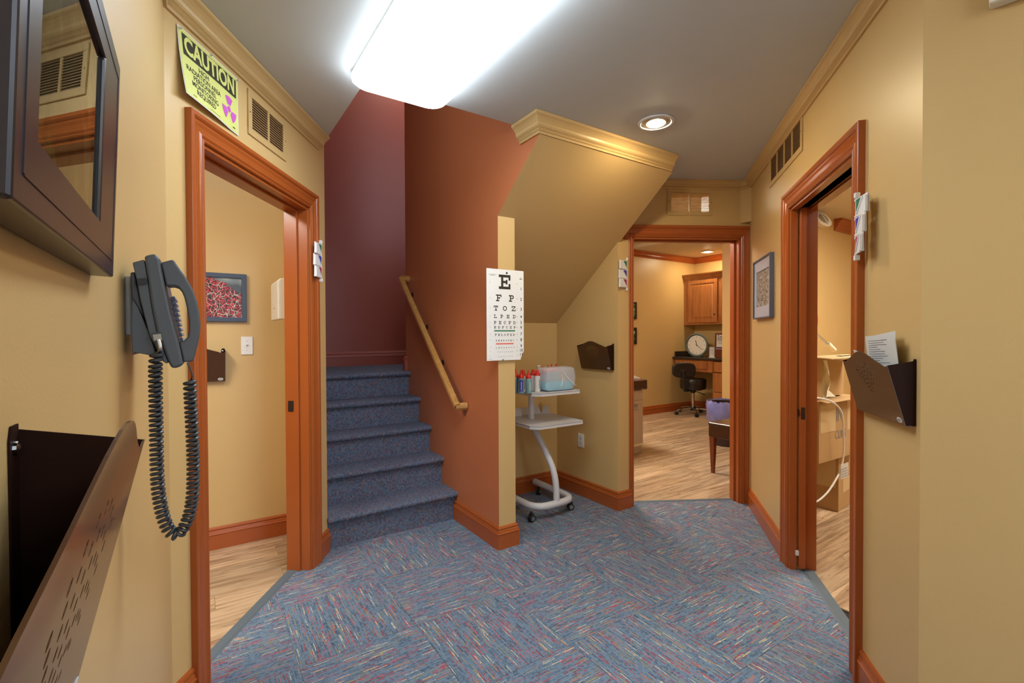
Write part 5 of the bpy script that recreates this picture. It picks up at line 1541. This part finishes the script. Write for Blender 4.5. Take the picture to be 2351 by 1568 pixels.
# small pictures of the exam room
def small_picture(W, x0, x1, z0, z1, label, mfr, seed):
    root = thing('framed_picture', label, 'picture', W.at(x0, 0, z0))
    w, h = x1-x0, z1-z0
    frame_mb(MB(), w, h, .035, w-.035, .035, h-.035, .022).build('frame', mfr, root, bevel=.002)
    def leafy(nt, bs, v):
        n1 = N(nt, 'ShaderNodeTexNoise', in_Scale=14.0 + seed, in_Detail=3.0); nt.links.new(v, n1.inputs['Vector'])
        r1 = ramp(nt, [(.38, (.01, .02, .01)), (.5, (.05, .16, .03)), (.58, (.35, .5, .12)), (.68, (.75, .8, .65))])
        nt.links.new(n1.outputs['Fac'], r1.inputs[0]); nt.links.new(r1.outputs[0], bs.inputs['Base Color'])
    MB().box(.033, -.010, .033, w-.033, -.004, h-.033).build('print', art('leaf_print', leafy), root)
a, c = WX.pix(1462, 693, .02), WX.pix(1462, 732.5, .02)
small_picture(WX, a[0]-.34, a[0], c[1], a[1], 'upper dark framed leaf picture at the left edge of the exam room', M_BRONZE, 1)
a, c = WX.pix(1462, 752, .02), WX.pix(1462, 790, .02)
small_picture(WX, a[0]-.34, a[0], c[1], a[1], 'lower dark framed leaf picture at the left edge of the exam room', M_BRONZE, 5)
a, c = WN.pix(1684, 690, .02), WN.pix(1684, 744, .02)
small_picture(WN, a[0], a[0]+.30, c[1], a[1], 'grey framed green picture on the projecting wall of the exam room', M_SLATE, 9)

# ------------------------------------------------------------------ right room: stacked boxes, cord, lamp head, stand
def box_thing(name, label, n, s, z, w, d, h, rot, tapes=(), flaps=False, writing=None):
    root = thing(name, label, 'box', MS @ Matrix.Translation((n, s, z)) @ Matrix.Rotation(R(rot), 4, 'Z'), 'cardboard boxes stacked in the right room')
    MB().box(0, 0, 0, w, d, h).build('carton', M_CARD, root, bevel=.004)
    for x0, z0, x1, z1 in tapes: MB().box(w*x0, -.0012, h*z0, w*x1, .0, h*z1).build('tape_patch', M_CARDL, root)
    if flaps:
        b = MB().add([(0, -.002, h), (w, -.002, h), (w, -.05, h-.008), (0, -.05, h-.010), (0, -.002, h+.004), (w, -.002, h+.004), (w, -.05, h-.004), (0, -.05, h-.006)], [(0,3,2,1),(4,5,6,7),(3,7,6,2),(0,1,5,4),(0,4,7,3),(1,2,6,5)])
        b.build('top_flap', M_CARD, root)
    if writing:
        b = MB()
        for t, sz, x, z in writing: text_mb(t, sz, b, w*x, -.0016, h*z, .0, 'CENTER', .8)
        b.build('handwriting', M_GREYINK, root, kind='stuff')
    return root
bc = floor_at(1925, 1177); n_c, s_c = nsb(Vector(bc))
n2, s2_ = nsb(Vector(floor_at(1868, 1160)))
kY = bc[1]/F_PX
zz = lambda y: CAM_H - (y-766)*kY
h1 = zz(1048)
B1 = box_thing('cardboard_box', 'lowest cardboard box of the stack, standing on the wood floor', n_c, s_c, .003, .40, .40, h1-.006, 6, ((.25, .30, .62, .55), (.12, .62, .30, .78)))
MB().box(-.0012, .02, h1*.42, 0, .30, h1*.98).build('tape_patch', M_CARDL, B1, label='pale paper patch on the box side')
n_m, _ = sp_px(1880, 1000, s_c-.02)
h2 = zz(911)-h1
box_thing('cardboard_box', 'middle cardboard box with hand written words and torn tape', n_m, s_c-.02, h1, .62, .42, h2-.004, -2, ((.03, .48, .38, .96), (.66, .45, 1.0, .98)), True, (('IN', .13, .47, .72), ('CUPS', .085, .50, .40)))
n_t, _ = sp_px(1850, 900, s_c+.02)
h3 = zz(822)-h1-h2
B3 = box_thing('cardboard_box', 'topmost cardboard box with open taped flaps', n_t, s_c+.02, h1+h2+.006, .62, .36, h3, 1, ())
ztop = h1+h2+.006+h3
b = MB().prism([(0, 0), (.62, 0), (.62, .14), (.0, .16)], 0, .005); 
b.build('top_flap', M_CARDL, B3, Matrix.Translation((0, -.16, h3+.004)) @ Matrix.Rotation(R(4), 4, 'X'), label='pale open flap sticking out')
b = MB().prism([(0, 0), (.25, 0), (.22, .10), (.02, .08)], 0, .004); b.build('top_flap', M_CREAM, B3, Matrix.Translation((.30, -.10, h3+.02)) @ Matrix.Rotation(R(-9), 4, 'X'))
def ribbon(name, label, pts, w, mat, parent):
    b = MB(); n = len(pts); vs = []
    for q in (-.5, .5):
        for t in (0, .0008):
            for (x, y, z, tw) in pts: vs.append((x + math.cos(tw)*w*q, y + math.sin(tw)*w*q + t, z))
    fs = []
    for i in range(n-1):
        fs += [(i, i+1, 2*n+i+1, 2*n+i), (n+i, 3*n+i, 3*n+i+1, n+i+1)]
    return b.add(vs, fs).build(name, mat, parent, smooth=True, label=label)
xt, ztp = sp_px(1889, 825, s_c-.06)
xl_t = xt - n_t
zq = lambda y: zz(y) - (h1+h2+.006)
ribbon('hanging_tape', 'torn pale packing tape hanging from the box', [(xl_t+.010, -.09, zq(822), .1), (xl_t+.016, -.10, zq(845), .5), (xl_t+.018, -.10, zq(866), 1.0), (xl_t+.03, -.10, zq(886), .3), (xl_t+.06, -.11, zq(900), -.4)], .075, M_CREAM, B3)
ribbon('hanging_tape', None, [(xl_t+.045, -.08, zq(824), 0), (xl_t+.05, -.085, zq(850), -.3), (xl_t+.03, -.085, zq(880), -.7), (xl_t+.02, -.09, zq(902), -.2)], .05, M_CREAM, B3)
# metal stand piece and rod on the top box
ms_ = thing('metal_stand', 'grey metal stand with a slanted rod and red grip on the top box', 'stand', MS @ Matrix.Translation((0, s_c+.10, 0)))
a0 = sp_px(1870, 704, s_c+.10); a1 = sp_px(1870, 800, s_c+.10)
MB().box(a0[0]-.012, 0, ztop+.006, a0[0]+.010, .02, a0[1]).build('upright', plain('olive_grey_steel', (.16, .15, .10), .4, .3), ms_, bevel=.002)
c0 = sp_px(1871, 765, s_c+.10); c1 = sp_px(1905, 800, s_c+.10)
MB().tube([(c0[0], -.005, c0[1]), (c1[0], -.02, c1[1])], .008, 8).build('slanted_rod', M_STEEL, ms_, smooth=True)
MB().tube([((c0[0]*.35+c1[0]*.65), -.018, (c0[1]*.35+c1[1]*.65)), (c1[0]+.02, -.022, c1[1]-.012)], .018, 10).build('sleeve', M_CREAM, ms_, smooth=True)
g0_ = sp_px(1874.5, 735, s_c+.10)
MB().sphere((g0_[0], .0, g0_[1]), .010, 12, 8, (1, 1, 6)).build('red_grip', plain('red_grip_plastic', (.55, .06, .03), .4), ms_, smooth=True)
# cord with tag
cd = thing('white_cord', 'white looped cord with a paper tag hanging before the boxes', 'cord', MS @ Matrix.Translation((0, s_c-.09, 0)))
cpts = []
for px_, py_ in ((1862, 914), (1880, 914), (1900, 918), (1918, 928), (1930, 942), (1935, 960), (1936, 985), (1937, 1010), (1937, 1035), (1934, 1062), (1927, 1085), (1915, 1108), (1900, 1130), (1882, 1147), (1864, 1157)):
    q_ = sp_px(px_, py_, s_c-.09); cpts.append(Vector((q_[0], 0, max(.012, q_[1]))))
MB().tube(resample(cpts, 60), .0062, 8).build('cable', M_WHITE, cd, smooth=True)
tg0 = sp_px(1930, 1067, s_c-.10); tg1 = sp_px(1947, 1094, s_c-.10)
o = MB().box(tg0[0], -.012, tg1[1], tg1[0], -.010, tg0[1]).build('paper_tag', M_PAPER, cd)
b = MB()
for k in range(4): b.box(tg0[0]+.006, -.0128, tg1[1]+.012+k*.018, tg1[0]-.01-.006*(k % 2), -.0118, tg1[1]+.016+k*.018)
b.build('tag_print', M_GREYINK, o, kind='stuff')
# emergency lamp head on the back wall
lp = WR3.pix(1877, 509, .05)
eh = thing('emergency_lamp', 'round emergency lamp head high on the right room wall', 'lamp', WR3.at(lp[0], 0, lp[1]))
MB().lathe([(.045, 0), (.050, .012), (.050, .04), (.030, .05)], (0, 0, 0), 'y', 20).build('mount', M_WHITE2, eh, smooth=True)
tlt = Matrix.Translation((0, -.05, -.02)) @ Matrix.Rotation(R(-30), 4, 'X') @ Matrix.Rotation(R(-14), 4, 'Z')
hd = MB().lathe([(.03, -.01), (.060, .02), (.088, .05), (.092, .070), (.080, .072)], (0, 0, 0), 'y', 28).build('head', M_WHITE2, eh, tlt, smooth=True)
MB().lathe([(.080, .064), (.05, .074), (.001, .078)], (0, 0, 0), 'y', 24).build('lens', plain('clear_lens', (.42, .38, .30), .08, .5), hd, smooth=True)
b = MB().box(-.007, -.082, -.074, .007, -.074, .074); b.build('lens_bar', M_CART, hd)
